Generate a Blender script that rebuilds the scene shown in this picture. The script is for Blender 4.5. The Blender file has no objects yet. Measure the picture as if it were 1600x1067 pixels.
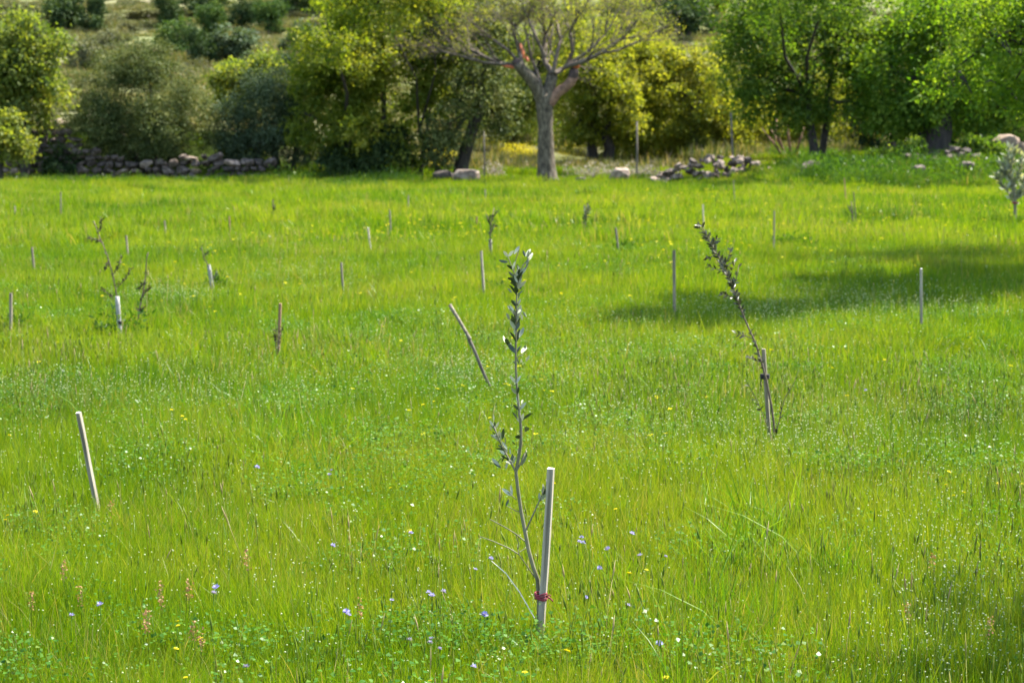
import bpy, bmesh, math, random
import numpy as np
from mathutils import Vector, Matrix, Quaternion

random.seed(7)
RNG = np.random.default_rng(11)
S = bpy.context.scene
COL = S.collection

# ------------------------------------------------------------------ camera, sky, sun, exposure
CAM_Z = 1.95
F = 3111.0                      # focal length in photograph pixels (70 mm on a 36 mm sensor, 1600 px)
PITCH = math.atan((533.5 - 200.0) / F)
cd = bpy.data.cameras.new('camera')
cam = bpy.data.objects.new('camera', cd)
COL.objects.link(cam)
cam.location = (0, 0, CAM_Z)
cam.rotation_euler = (math.pi / 2 - PITCH, 0, 0)
cd.lens = 70.0
cd.sensor_width = 36.0
cd.clip_start = 0.1
cd.clip_end = 3000
cd.dof.use_dof = True
cd.dof.focus_distance = 7.3
cd.dof.aperture_fstop = 6.3
S.camera = cam

SUN_EL, SUN_AZ = math.radians(57), math.radians(60)      # azimuth clockwise from the viewing direction
SUN_DIR = Vector((math.sin(SUN_AZ) * math.cos(SUN_EL), math.cos(SUN_AZ) * math.cos(SUN_EL), math.sin(SUN_EL)))
world = bpy.data.worlds.new('World')
S.world = world
world.use_nodes = True
wn = world.node_tree.nodes
wl = world.node_tree.links
sky = wn.new('ShaderNodeTexSky')
sky.sky_type = 'NISHITA'
sky.sun_disc = False
sky.sun_elevation = SUN_EL
sky.sun_rotation = SUN_AZ
bg = wn['Background']
bg.inputs['Strength'].default_value = 0.15
wl.new(sky.outputs[0], bg.inputs['Color'])
sd = bpy.data.lights.new('sun', 'SUN')
sd.energy = 5.0
sd.angle = math.radians(0.53)
sd.color = (1.0, 0.955, 0.87)
sun = bpy.data.objects.new('sun', sd)
COL.objects.link(sun)
sun.rotation_euler = SUN_DIR.to_track_quat('Z', 'Y').to_euler()
vs = S.view_settings
vs.view_transform = 'Standard'
vs.look = 'None'
vs.exposure = 1.95
vs.gamma = 1.0
vs.use_curve_mapping = False
S.cycles.max_bounces = 8
S.cycles.diffuse_bounces = 4
S.cycles.transmission_bounces = 5
S.cycles.transparent_max_bounces = 4
S.cycles.use_denoising = True
S.cycles.denoiser = 'OPENIMAGEDENOISE'
S.cycles.sample_clamp_indirect = 4.0

# ------------------------------------------------------------------ terrain height and pixel helpers
def sst(a, b, x):
    t = np.clip((np.asarray(x, float) - a) / (b - a), 0, 1)
    return t * t * (3 - 2 * t)

def gz(x, y):
    x = np.asarray(x, float); y = np.asarray(y, float)
    z = 0.035 * np.sin(0.31 * x + 1.0) * np.sin(0.23 * y + 0.4) + 0.02 * np.sin(0.9 * x + 0.6 * y) + 0.012 * np.sin(1.9 * x - 1.3 * y + 2)
    left = 1 - sst(-10.6, -8.2, x)
    z = z + sst(71.3, 73.2, y) * (0.30 + 1.25 * left)
    z = z + 0.085 * np.maximum(0, y - 78) + 0.06 * np.maximum(0, y - 165)
    z = z + sst(58, 64, y) * sst(6.5, 9.5, x) * 0.45 * (1 - sst(85, 95, y))
    r = sst(76, 90, y)
    z = z + r * (0.25 * np.sin(0.21 * x + 0.13 * y) + 0.18 * np.sin(0.37 * x - 0.29 * y + 1.3))
    # old terraces on the hillside
    z = z + sst(100, 130, y) * 0.30 * np.tanh(4 * np.sin(0.30 * y + 0.02 * x))
    return z

def ray(px, py):
    cx = (px - 800.0) / F; cy = (533.5 - py) / F
    c, s = math.cos(PITCH), math.sin(PITCH)
    return Vector((cx, c + cy * s, -s + cy * c))

def P(px, py, Y):
    d = ray(px, py); t = Y / d.y
    return Vector((d.x * t, Y, CAM_Z + d.z * t))

_YS = np.concatenate([np.linspace(3, 30, 700), np.linspace(30, 90, 700)[1:], np.linspace(90, 400, 700)[1:]])
def G(px, py, h=0.13):
    """ground point seen at a pixel, h = height of the grass that hides the foot"""
    d = ray(px, py)
    t = _YS / d.y
    zz = CAM_Z + d.z * t - gz(d.x * t, _YS) - h
    k = np.where(zz <= 0)[0]
    Y = _YS[k[0]] if len(k) else 390.0
    x = d.x * Y / d.y
    return Vector((x, Y, float(gz(x, Y))))

# ------------------------------------------------------------------ materials
def new_mat(name):
    m = bpy.data.materials.new(name); m.use_nodes = True
    nt = m.node_tree
    for n in list(nt.nodes): nt.nodes.remove(n)
    return m, nt, nt.nodes, nt.links

def mixrgb(N, L, fac, a, b, mode='MIX'):
    n = N.new('ShaderNodeMix'); n.data_type = 'RGBA'; n.blend_type = mode
    for sock, val in ((n.inputs[0], fac), (n.inputs[6], a), (n.inputs[7], b)):
        if hasattr(val, 'is_output') or isinstance(val, bpy.types.NodeSocket): L.new(val, sock)
        elif isinstance(val, (int, float)): sock.default_value = val
        else: sock.default_value = (*val, 1)
    return n.outputs[2]

def noise(N, L, scale, detail=3, vec=None, rough=0.55):
    n = N.new('ShaderNodeTexNoise'); n.inputs['Scale'].default_value = scale
    n.inputs['Detail'].default_value = detail; n.inputs['Roughness'].default_value = rough
    if vec is not None: L.new(vec, n.inputs['Vector'])
    return n.outputs[0]

def ramp(N, L, fac, stops):
    r = N.new('ShaderNodeValToRGB')
    els = r.color_ramp.elements
    while len(els) < len(stops): els.new(0.5)
    for e, (p, c) in zip(els, stops):
        e.position = p; e.color = (*c, 1) if len(c) == 3 else c
    L.new(fac, r.inputs[0])
    return r.outputs[0]

def attr(N, name):
    a = N.new('ShaderNodeAttribute'); a.attribute_name = name
    return a.outputs['Fac']

def thin_surface(N, L, color, trans, gloss, rough=0.4, tcol=None):
    d = N.new('ShaderNodeBsdfDiffuse'); L.new(color, d.inputs[0])
    t = N.new('ShaderNodeBsdfTranslucent'); L.new(tcol or color, t.inputs[0])
    m = N.new('ShaderNodeMixShader'); m.inputs[0].default_value = trans
    L.new(d.outputs[0], m.inputs[1]); L.new(t.outputs[0], m.inputs[2])
    g = N.new('ShaderNodeBsdfGlossy'); g.inputs['Roughness'].default_value = rough
    m2 = N.new('ShaderNodeMixShader'); m2.inputs[0].default_value = gloss
    L.new(m.outputs[0], m2.inputs[1]); L.new(g.outputs[0], m2.inputs[2])
    o = N.new('ShaderNodeOutputMaterial'); L.new(m2.outputs[0], o.inputs[0])

def leaf_mat(name, stops, trans=0.55, gloss=0.012, warm=1.35, big=0.5):
    m, nt, N, L = new_mat(name)
    geo = N.new('ShaderNodeNewGeometry')
    n1 = noise(N, L, big, 2, geo.outputs['Position'])
    mth = N.new('ShaderNodeMath'); mth.operation = 'MULTIPLY_ADD'
    L.new(n1, mth.inputs[0]); mth.inputs[1].default_value = 0.7
    sub = N.new('ShaderNodeMath'); sub.operation = 'MULTIPLY_ADD'
    L.new(attr(N, 'v'), sub.inputs[0]); sub.inputs[1].default_value = 0.75; sub.inputs[2].default_value = -0.22
    L.new(sub.outputs[0], mth.inputs[2])
    c = ramp(N, L, mth.outputs[0], stops)
    tc = mixrgb(N, L, 1.0, c, (warm * 1.05, warm, 0.45), 'MULTIPLY')
    thin_surface(N, L, c, trans, gloss, 0.6, tc)
    return m

def grass_mat(name, greens, straw=(0.25, 0.21, 0.075), straw_at=0.93, trans=0.48, gloss=0.014, s1=0.16, s2=1.2):
    m, nt, N, L = new_mat(name)
    geo = N.new('ShaderNodeNewGeometry')
    n1 = noise(N, L, s1, 3, geo.outputs['Position'])
    n2 = noise(N, L, s2, 2, geo.outputs['Position'])
    a = N.new('ShaderNodeMath'); a.operation = 'MULTIPLY_ADD'
    L.new(n1, a.inputs[0]); a.inputs[1].default_value = 1.25
    b = N.new('ShaderNodeMath'); b.operation = 'MULTIPLY_ADD'
    L.new(n2, b.inputs[0]); b.inputs[1].default_value = 0.55; b.inputs[2].default_value = -0.70
    L.new(b.outputs[0], a.inputs[2])
    v = attr(N, 'v')
    a2 = N.new('ShaderNodeMath'); a2.operation = 'MULTIPLY_ADD'
    L.new(v, a2.inputs[0]); a2.inputs[1].default_value = 0.62; L.new(a.outputs[0], a2.inputs[2])
    c = ramp(N, L, a2.outputs[0], greens)
    n4 = noise(N, L, 0.42, 3, geo.outputs['Position'])
    vv = N.new('ShaderNodeMath'); vv.operation = 'MULTIPLY_ADD'; vv.inputs[1].default_value = 0.75
    L.new(n4, vv.inputs[0]); v3 = N.new('ShaderNodeMath'); v3.operation = 'ADD'; v3.inputs[1].default_value = -0.375
    L.new(v, vv.inputs[2]); L.new(vv.outputs[0], v3.inputs[0])
    st = ramp(N, L, v3.outputs[0], [(straw_at, (0, 0, 0)), (min(1, straw_at + 0.03), (1, 1, 1))])
    c = mixrgb(N, L, st, c, straw)
    tc = mixrgb(N, L, 1.0, c, (1.33, 1.23, 0.35), 'MULTIPLY')
    thin_surface(N, L, c, trans, gloss, 0.35, tc)
    return m

def solid_mat(name, stops, scale=8.0, rough=0.85, bump=0.3, stretch=(1, 1, 1), detail=5, spec=0.3, obj_rand=0.0):
    m, nt, N, L = new_mat(name)
    tc = N.new('ShaderNodeTexCoord'); mp = N.new('ShaderNodeMapping'); mp.inputs['Scale'].default_value = stretch
    L.new(tc.outputs['Object'], mp.inputs[0])
    oi = N.new('ShaderNodeObjectInfo')
    add = N.new('ShaderNodeVectorMath'); add.operation = 'ADD'
    sc = N.new('ShaderNodeVectorMath'); sc.operation = 'SCALE'
    comb = N.new('ShaderNodeCombineXYZ')
    for i in range(3): L.new(oi.outputs['Random'], comb.inputs[i])
    L.new(comb.outputs[0], sc.inputs[0]); sc.inputs['Scale'].default_value = 37.0
    L.new(mp.outputs[0], add.inputs[0]); L.new(sc.outputs[0], add.inputs[1])
    n = noise(N, L, scale, detail, add.outputs[0])
    c = ramp(N, L, n, stops)
    if obj_rand:
        r = N.new('ShaderNodeMapRange'); L.new(oi.outputs['Random'], r.inputs[0])
        r.inputs[3].default_value = 1 - obj_rand; r.inputs[4].default_value = 1 + obj_rand
        cc = N.new('ShaderNodeCombineColor')
        for i in range(3): L.new(r.outputs[0], cc.inputs[i])
        c = mixrgb(N, L, 1.0, c, cc.outputs[0], 'MULTIPLY')
    p = N.new('ShaderNodeBsdfPrincipled'); L.new(c, p.inputs['Base Color'])
    p.inputs['Roughness'].default_value = rough; p.inputs['Specular IOR Level'].default_value = spec
    bp = N.new('ShaderNodeBump'); bp.inputs['Strength'].default_value = bump; bp.inputs['Distance'].default_value = 0.02
    L.new(n, bp.inputs['Height']); L.new(bp.outputs[0], p.inputs['Normal'])
    o = N.new('ShaderNodeOutputMaterial'); L.new(p.outputs[0], o.inputs[0])
    return m

M = {}
M['grass'] = grass_mat('meadow_grass', [(0.08, (0.040, 0.110, 0.003)), (0.36, (0.104, 0.190, 0.004)), (0.62, (0.162, 0.225, 0.007)), (0.90, (0.235, 0.255, 0.035))])
M['stem'] = grass_mat('tall_stems', [(0.1, (0.05, 0.10, 0.008)), (0.55, (0.12, 0.165, 0.012)), (0.95, (0.21, 0.20, 0.045))], straw=(0.30, 0.235, 0.11), straw_at=0.93, trans=0.35)
M['clover'] = grass_mat('clover', [(0.15, (0.035, 0.105, 0.012)), (0.6, (0.07, 0.155, 0.015)), (0.9, (0.10, 0.17, 0.02))], straw=(0.11, 0.165, 0.03), straw_at=0.98, trans=0.35)
M['tuft'] = grass_mat('tuft_blades', [(0.1, (0.035, 0.11, 0.004)), (0.6, (0.085, 0.18, 0.007)), (0.9, (0.14, 0.22, 0.012))], straw_at=0.97)
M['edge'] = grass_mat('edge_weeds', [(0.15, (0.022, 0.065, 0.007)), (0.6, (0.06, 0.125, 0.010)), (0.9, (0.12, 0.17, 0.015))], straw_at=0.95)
M['dry'] = grass_mat('dry_hill_grass', [(0.1, (0.06, 0.085, 0.018)), (0.5, (0.12, 0.13, 0.035)), (0.85, (0.19, 0.17, 0.07))], straw=(0.25, 0.20, 0.11), straw_at=0.75, s1=0.06, s2=0.35, trans=0.3)
M['scrub'] = leaf_mat('hill_scrub', [(0.1, (0.05, 0.06, 0.025)), (0.5, (0.10, 0.11, 0.05)), (0.9, (0.17, 0.15, 0.07))], trans=0.25, big=0.15)
M['ylw_flower'] = leaf_mat('yellow_petals', [(0.2, (0.46, 0.37, 0.010)), (0.8, (0.62, 0.54, 0.02))], trans=0.35, warm=1.0)
M['blue_flower'] = leaf_mat('blue_petals', [(0.2, (0.20, 0.18, 0.46)), (0.8, (0.36, 0.33, 0.64))], trans=0.35, warm=1.0)
M['white_flower'] = leaf_mat('white_florets', [(0.2, (0.34, 0.38, 0.18)), (0.8, (0.58, 0.60, 0.38))], trans=0.3, warm=1.0)
M['red_seed'] = leaf_mat('reddish_seeds', [(0.2, (0.24, 0.12, 0.05)), (0.8, (0.36, 0.22, 0.11))], trans=0.3, warm=1.0)
def crown(n, lo, mid, hi, **k):
    M[n] = leaf_mat(n, [(0.15, lo), (0.5, mid), (0.85, hi)], **k)
crown('olive_yellow', (0.060, 0.099, 0.016), (0.137, 0.175, 0.028), (0.240, 0.244, 0.054))
crown('olive_dull', (0.025, 0.040, 0.011), (0.069, 0.092, 0.025), (0.146, 0.155, 0.050), trans=0.22)
crown('grey_green', (0.021, 0.038, 0.015), (0.053, 0.079, 0.035), (0.099, 0.132, 0.070), trans=0.22)
crown('yellow_green', (0.058, 0.102, 0.008), (0.139, 0.179, 0.016), (0.240, 0.240, 0.032))
crown('bright_yellow_green', (0.090, 0.124, 0.012), (0.178, 0.202, 0.019), (0.268, 0.258, 0.043))
crown('mid_green', (0.035, 0.080, 0.008), (0.078, 0.141, 0.013), (0.164, 0.213, 0.031))
crown('fresh_green', (0.039, 0.097, 0.006), (0.087, 0.164, 0.011), (0.174, 0.239, 0.026), trans=0.55)
crown('hill_green', (0.022, 0.05, 0.010), (0.045, 0.085, 0.018), (0.085, 0.125, 0.03), trans=0.3)
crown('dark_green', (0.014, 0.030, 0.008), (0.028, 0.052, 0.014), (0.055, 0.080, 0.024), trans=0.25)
crown('sage', (0.15, 0.165, 0.10), (0.27, 0.285, 0.19), (0.44, 0.44, 0.32), trans=0.25)
crown('sap_brown', (0.03, 0.04, 0.015), (0.06, 0.065, 0.025), (0.12, 0.10, 0.05), trans=0.2)
crown('orange_leaf', (0.30, 0.06, 0.015), (0.45, 0.11, 0.03), (0.55, 0.20, 0.06), trans=0.3, warm=1.0)
M['bark_grey'] = solid_mat('grey_bark', [(0.3, (0.020, 0.015, 0.008)), (0.48, (0.075, 0.058, 0.036)), (0.68, (0.165, 0.132, 0.085))], 11, stretch=(1.5, 1.5, 0.5), bump=0.8)
M['bark_dark'] = solid_mat('dark_bark', [(0.3, (0.015, 0.013, 0.010)), (0.6, (0.045, 0.036, 0.028)), (0.8, (0.08, 0.066, 0.05))], 7, stretch=(1.5, 1.5, 0.5), bump=0.8)
M['bark_red'] = solid_mat('reddish_cut_bark', [(0.3, (0.10, 0.055, 0.035)), (0.6, (0.22, 0.12, 0.075)), (0.8, (0.30, 0.19, 0.12))], 9, bump=0.6)
M['twig'] = solid_mat('twig_bark', [(0.3, (0.055, 0.040, 0.028)), (0.7, (0.14, 0.108, 0.078))], 6)
M['cut'] = solid_mat('dark_cut_wood', [(0.3, (0.03, 0.02, 0.018)), (0.7, (0.08, 0.05, 0.04))], 12)
M['orange_paint'] = solid_mat('orange_wound_paint', [(0.3, (0.42, 0.09, 0.03)), (0.7, (0.58, 0.16, 0.06))], 12, rough=0.6)
M['stake'] = solid_mat('weathered_stake', [(0.3, (0.11, 0.092, 0.064)), (0.48, (0.25, 0.215, 0.155)), (0.7, (0.37, 0.325, 0.24))], 22, stretch=(3, 3, 0.12), bump=0.6, obj_rand=0.15)
M['stake_dull'] = solid_mat('dull_stake', [(0.3, (0.085, 0.07, 0.044)), (0.5, (0.175, 0.148, 0.096)), (0.72, (0.27, 0.232, 0.155))], 22, stretch=(3, 3, 0.25), bump=0.35, obj_rand=0.2)
M['stake_cut'] = solid_mat('sawn_stake_end', [(0.3, (0.58, 0.53, 0.42)), (0.7, (0.74, 0.70, 0.60))], 30, bump=0.1)
M['stake_brown'] = solid_mat('brown_stake', [(0.3, (0.13, 0.075, 0.035)), (0.7, (0.27, 0.165, 0.085))], 14, stretch=(3, 3, 0.25), bump=0.35)
M['stake_dark'] = solid_mat('dark_stake', [(0.3, (0.06, 0.05, 0.038)), (0.7, (0.15, 0.125, 0.095))], 14, stretch=(3, 3, 0.25), bump=0.35)
M['stem_olive'] = solid_mat('young_olive_bark', [(0.3, (0.085, 0.08, 0.042)), (0.7, (0.19, 0.175, 0.10))], 30, stretch=(1, 1, 0.3), bump=0.2, rough=0.65)
M['stem_brown'] = solid_mat('brown_sapling_bark', [(0.3, (0.06, 0.045, 0.03)), (0.7, (0.155, 0.115, 0.075))], 30, stretch=(1, 1, 0.3), bump=0.2)
M['twine'] = solid_mat('dark_red_twine', [(0.3, (0.13, 0.012, 0.022)), (0.7, (0.27, 0.035, 0.05))], 60, bump=0.3, rough=0.7)
M['tie_black'] = solid_mat('black_tie', [(0.3, (0.012, 0.011, 0.010)), (0.7, (0.035, 0.03, 0.028))], 60, bump=0.2)
M['guard'] = solid_mat('pale_guard', [(0.3, (0.16, 0.155, 0.135)), (0.7, (0.30, 0.285, 0.25))], 12, bump=0.3)
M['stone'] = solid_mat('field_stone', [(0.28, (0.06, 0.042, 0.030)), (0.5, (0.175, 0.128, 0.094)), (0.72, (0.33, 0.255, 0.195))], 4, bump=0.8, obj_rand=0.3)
M['stone_dark'] = solid_mat('dark_shaded_stone', [(0.28, (0.022, 0.017, 0.013)), (0.5, (0.065, 0.048, 0.036)), (0.72, (0.165, 0.125, 0.095))], 4, bump=0.8, obj_rand=0.35)  # dark stone; for the shaded rubble and rocks the shade is in its colour
M['stone_brown'] = solid_mat('brown_boulder', [(0.28, (0.10, 0.065, 0.04)), (0.5, (0.20, 0.14, 0.09)), (0.72, (0.30, 0.225, 0.155))], 3, bump=0.8)

# olive leaf: dark glossy above, silvery below
def olive_leaf_mat(nm, tops, unds):
    m, nt, N, L = new_mat(nm)
    geo = N.new('ShaderNodeNewGeometry'); oi = N.new('ShaderNodeObjectInfo')
    top = ramp(N, L, oi.outputs['Random'], [(0.0, tops[0]), (1.0, tops[1])])
    und = ramp(N, L, oi.outputs['Random'], [(0.0, unds[0]), (1.0, unds[1])])
    c = mixrgb(N, L, geo.outputs['Backfacing'], top, und)
    thin_surface(N, L, c, 0.14, 0.045, 0.3)
    return m
M['olive_leaf'] = olive_leaf_mat('olive_leaf', ((0.016, 0.030, 0.010), (0.05, 0.07, 0.024)), ((0.20, 0.22, 0.13), (0.37, 0.38, 0.26)))
M['olive_leaf_dark'] = olive_leaf_mat('olive_leaf_dark', ((0.014, 0.018, 0.007), (0.045, 0.05, 0.018)), ((0.05, 0.055, 0.025), (0.14, 0.13, 0.075)))

def ground_mat(name, stops, scale, scale2):
    m, nt, N, L = new_mat(name)
    geo = N.new('ShaderNodeNewGeometry')
    n1 = noise(N, L, scale, 5, geo.outputs['Position'])
    n2 = noise(N, L, scale2, 4, geo.outputs['Position'])
    ad = N.new('ShaderNodeMath'); ad.operation = 'MULTIPLY_ADD'
    L.new(n1, ad.inputs[0]); ad.inputs[1].default_value = 0.6
    b = N.new('ShaderNodeMath'); b.operation = 'MULTIPLY'; L.new(n2, b.inputs[0]); b.inputs[1].default_value = 0.4
    L.new(b.outputs[0], ad.inputs[2])
    c = ramp(N, L, ad.outputs[0], stops)
    p = N.new('ShaderNodeBsdfPrincipled'); L.new(c, p.inputs['Base Color']); p.inputs['Roughness'].default_value = 0.95
    p.inputs['Specular IOR Level'].default_value = 0.1
    bp = N.new('ShaderNodeBump'); bp.inputs['Strength'].default_value = 0.6; bp.inputs['Distance'].default_value = 0.1
    L.new(n2, bp.inputs['Height']); L.new(bp.outputs[0], p.inputs['Normal'])
    o = N.new('ShaderNodeOutputMaterial'); L.new(p.outputs[0], o.inputs[0])
    return m
M['ground'] = ground_mat('meadow_soil', [(0.3, (0.035, 0.06, 0.008)), (0.6, (0.055, 0.08, 0.012)), (0.8, (0.07, 0.07, 0.02))], 0.5, 9)
M['hill'] = ground_mat('hill_soil', [(0.3, (0.065, 0.085, 0.025)), (0.48, (0.12, 0.125, 0.045)), (0.62, (0.165, 0.145, 0.08)), (0.8, (0.21, 0.18, 0.125))], 0.07, 0.9)

# ------------------------------------------------------------------ mesh helpers
def mk_mesh(name, V, faces, v=None, mats=(), smooth=False, mat_idx=None):
    V = np.asarray(V, np.float32)
    me = bpy.data.meshes.new(name)
    me.vertices.add(len(V)); me.vertices.foreach_set('co', V.ravel())
    faces = [np.asarray(f, np.int32) for f in faces if len(f)]
    loops = np.concatenate([f.ravel() for f in faces])
    tot = np.concatenate([np.full(len(f), f.shape[1], np.int32) for f in faces])
    start = np.concatenate([[0], np.cumsum(tot)[:-1]]).astype(np.int32)
    me.loops.add(len(loops)); me.loops.foreach_set('vertex_index', loops)
    me.polygons.add(len(tot)); me.polygons.foreach_set('loop_start', start)
    if mat_idx is not None: me.polygons.foreach_set('material_index', np.asarray(mat_idx, np.int32))
    if smooth: me.polygons.foreach_set('use_smooth', np.ones(len(tot), bool))
    if v is not None:
        a = me.attributes.new('v', 'FLOAT', 'POINT'); a.data.foreach_set('value', np.asarray(v, np.float32))
    for m in mats: me.materials.append(m)
    me.update(calc_edges=True)
    return me

class MB:
    """collects tubes, leaves and boxes for one mesh; one material index per piece"""
    def __init__(s): s.V = []; s.F3 = []; s.F4 = []; s.m3 = []; s.m4 = []; s.v = []; s.n = 0
    def add(s, V, F4=None, F3=None, mi=0, v=0.5):
        V = np.asarray(V, float).reshape(-1, 3)
        if F4 is not None and len(F4): s.F4.append(np.asarray(F4) + s.n); s.m4 += [mi] * len(F4)
        if F3 is not None and len(F3): s.F3.append(np.asarray(F3) + s.n); s.m3 += [mi] * len(F3)
        s.V.append(V); s.v.append(np.broadcast_to(v, (len(V),))); s.n += len(V)
    def tube(s, pts, rad, k=6, mi=0, cap=True, wob=0.0, v=0.5):
        pts = [Vector(p) for p in pts]
        n = len(pts)
        if not hasattr(rad, '__len__'): rad = [rad] * n
        t0 = (pts[1] - pts[0]).normalized()
        u = t0.orthogonal().normalized()
        rings = []
        for i in range(n):
            t = (pts[min(i + 1, n - 1)] - pts[max(i - 1, 0)]).normalized()
            u = (u - t * u.dot(t))
            u = u.normalized() if u.length > 1e-6 else t.orthogonal().normalized()
            w = t.cross(u)
            for j in range(k):
                a = 2 * math.pi * j / k
                r = rad[i] * (1 + wob * (random.random() - 0.5) * 2)
                rings.append(pts[i] + u * (math.cos(a) * r) + w * (math.sin(a) * r))
        F4 = [(i * k + j, i * k + (j + 1) % k, (i + 1) * k + (j + 1) % k, (i + 1) * k + j) for i in range(n - 1) for j in range(k)]
        F3 = []
        if cap:
            rings.append(pts[-1]); c = len(rings) - 1
            F3 = [((n - 1) * k + j, (n - 1) * k + (j + 1) % k, c) for j in range(k)]
        s.add([tuple(p) for p in rings], F4, F3, mi, v)
    def mesh(s, name, mats, smooth=True):
        fl = []; mi = []
        if s.F4: fl.append(np.concatenate(s.F4)); mi += s.m4
        if s.F3: fl.append(np.concatenate(s.F3)); mi += s.m3
        return mk_mesh(name, np.concatenate(s.V), fl, np.concatenate(s.v), mats, smooth, mi)

def link(name, me, parent=None, loc=None):
    o = bpy.data.objects.new(name, me); COL.objects.link(o)
    if parent is not None: o.parent = parent
    if loc is not None: o.location = loc
    return o

def empty(name, loc, label, cat, group=None):
    o = bpy.data.objects.new(name, None); COL.objects.link(o)
    o.location = loc; o.empty_display_size = 0.2
    tag(o, label, cat, group)
    return o

def tag(o, label=None, cat=None, group=None, kind=None):
    if label: o['label'] = label
    if cat: o['category'] = cat
    if group: o['group'] = group
    if kind: o['kind'] = kind
    return o

def nrm(a): return a / np.maximum(1e-9, np.linalg.norm(a, axis=-1, keepdims=True))

def leaves(p, a, nr, L, W, v):
    """diamond leaves at p along a with normals nr -> V, quads, v"""
    a = nrm(a); s = nrm(np.cross(nr, a)); up = np.cross(a, s)
    L = L[:, None]; W = W[:, None]
    V = np.stack([p, p + a * L * 0.45 + s * W + up * W * 0.35, p + a * L, p + a * L * 0.45 - s * W + up * W * 0.35], 1).reshape(-1, 3)
    n = len(p)
    Q = np.arange(n * 4).reshape(n, 4)
    return V, Q, np.repeat(v, 4)

def foliage(lobes, n, size, clump_r, rng, per=34, shell=0.5, droop=0.25, aspect=0.32):
    lobes = np.asarray(lobes, float)
    w = (lobes[:, 3] * lobes[:, 4] + lobes[:, 3] * lobes[:, 5] + lobes[:, 4] * lobes[:, 5]); w /= w.sum()
    nc = max(3, n // per)
    li = rng.choice(len(lobes), nc, p=w)
    d = nrm(rng.normal(size=(nc, 3)))
    rad = 1 - shell * rng.random(nc) ** 1.5 + 0.10 * rng.normal(size=nc)
    c = lobes[li, :3] + d * lobes[li, 3:6] * rad[:, None]
    cv = rng.random(nc); cr = clump_r * rng.uniform(0.55, 1.35, nc)
    k = rng.integers(0, nc, n)
    p = c[k] + rng.normal(size=(n, 3)) * (cr[k] * 0.55)[:, None] * np.array([1, 1, 0.75])
    out = nrm(d[k] + 0.7 * nrm(p - c[k]))
    a = out * 0.5 + rng.normal(size=(n, 3)) * 0.6 + np.array([0, 0, -droop])
    nr = rng.normal(size=(n, 3)) * 0.8 + out * 0.4 + np.array([0, 0, 0.4])
    L = size * rng.uniform(0.55, 1.45, n)
    v = np.clip(cv[k] * 0.6 + rng.random(n) * 0.4, 0, 1)
    V, Q, vv = leaves(p, a, nr, L, L * aspect, v)
    return V, Q, vv, c

def crown_mesh(name, lobes, n, size, clump_r, mat, seed, **k):
    V, Q, v, c = foliage(lobes, n, size, clump_r, np.random.default_rng(seed), **k)
    return mk_mesh(name, V, [Q], v, [mat]), c

def lob(px, py, rx, ry, Y, depth=None):
    """ellipsoid given where it shows in the photograph and at which distance it stands"""
    c = P(px, py, Y); k = Y / F * 1.12
    return (c.x, c.y, c.z, rx * k, (depth or min(rx, ry) * k * 0.95 + 0.2), ry * k)

def tree(name, label, cat, base, lobes, n, size, clump_r, mat, bark, seed, trunks, group=None, twigs=60, **k):
    """base: world point; lobes in world; trunks: list of (points, radii) in world"""
    base = Vector(base)
    root = empty(name, base, label, cat, group)
    L = [(l[0] - base.x, l[1] - base.y, l[2] - base.z, *l[3:]) for l in lobes]
    L0 = L
    rgl = np.random.default_rng(seed + 900); L = []
    for l in L0:                                  # each lobe breaks up into smaller uneven boughs
        L.append((l[0], l[1], l[2], l[3] * 0.72, l[4] * 0.72, l[5] * 0.72))
        for _ in range(7):
            d = nrm(rgl.normal(size=3)); q = rgl.uniform(0.26, 0.50); e = rgl.uniform(0.62, 1.08)
            L.append((l[0] + d[0] * l[3] * e, l[1] + d[1] * l[4] * e, l[2] + d[2] * l[5] * e, l[3] * q, l[4] * q, l[5] * q * 0.85))
    me, c = crown_mesh('crown', L, int(n * 0.95), size * 1.25, clump_r * 0.78, mat, seed, **k)
    random.seed(seed)
    mb = MB()
    ends = []
    for pts, rad in trunks:
        q = [Vector(p) - base for p in pts]
        mb.tube(q, rad, 9, 0, wob=0.12); ends.append((q[-1], rad[-1]))
    L = L0
    for l in L:                                   # limbs up to each lobe of the crown
        cen = Vector(l[:3])
        e, r = min(ends, key=lambda t: (t[0] - cen).length)
        mid = (e + cen) / 2 + Vector((random.uniform(-.2, .2), random.uniform(-.2, .2), -0.1)) * (cen - e).length * 0.5
        r0 = min(r * 0.7, 0.05 + 0.03 * (cen - e).length)
        mb.tube([e, mid, cen, cen + (cen - mid) * 0.5], [r0, r0 * 0.7, r0 * 0.4, r0 * 0.12], 6, wob=0.08)
    idx = np.random.default_rng(seed).choice(len(c), min(twigs, len(c)), replace=False)
    for i in idx:
        p = Vector(c[i])
        l = min(L, key=lambda l: (Vector(l[:3]) - p).length)
        s = Vector(l[:3])
        m = (s + p) / 2 + Vector((random.uniform(-.15, .15), random.uniform(-.15, .15), random.uniform(-.2, .1)))
        mb.tube([s, m, p], [0.03, 0.018, 0.006], 4)
    link('trunk', mb.mesh('trunk', [bark]), root)
    link('crown', me, root)
    return root

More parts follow.
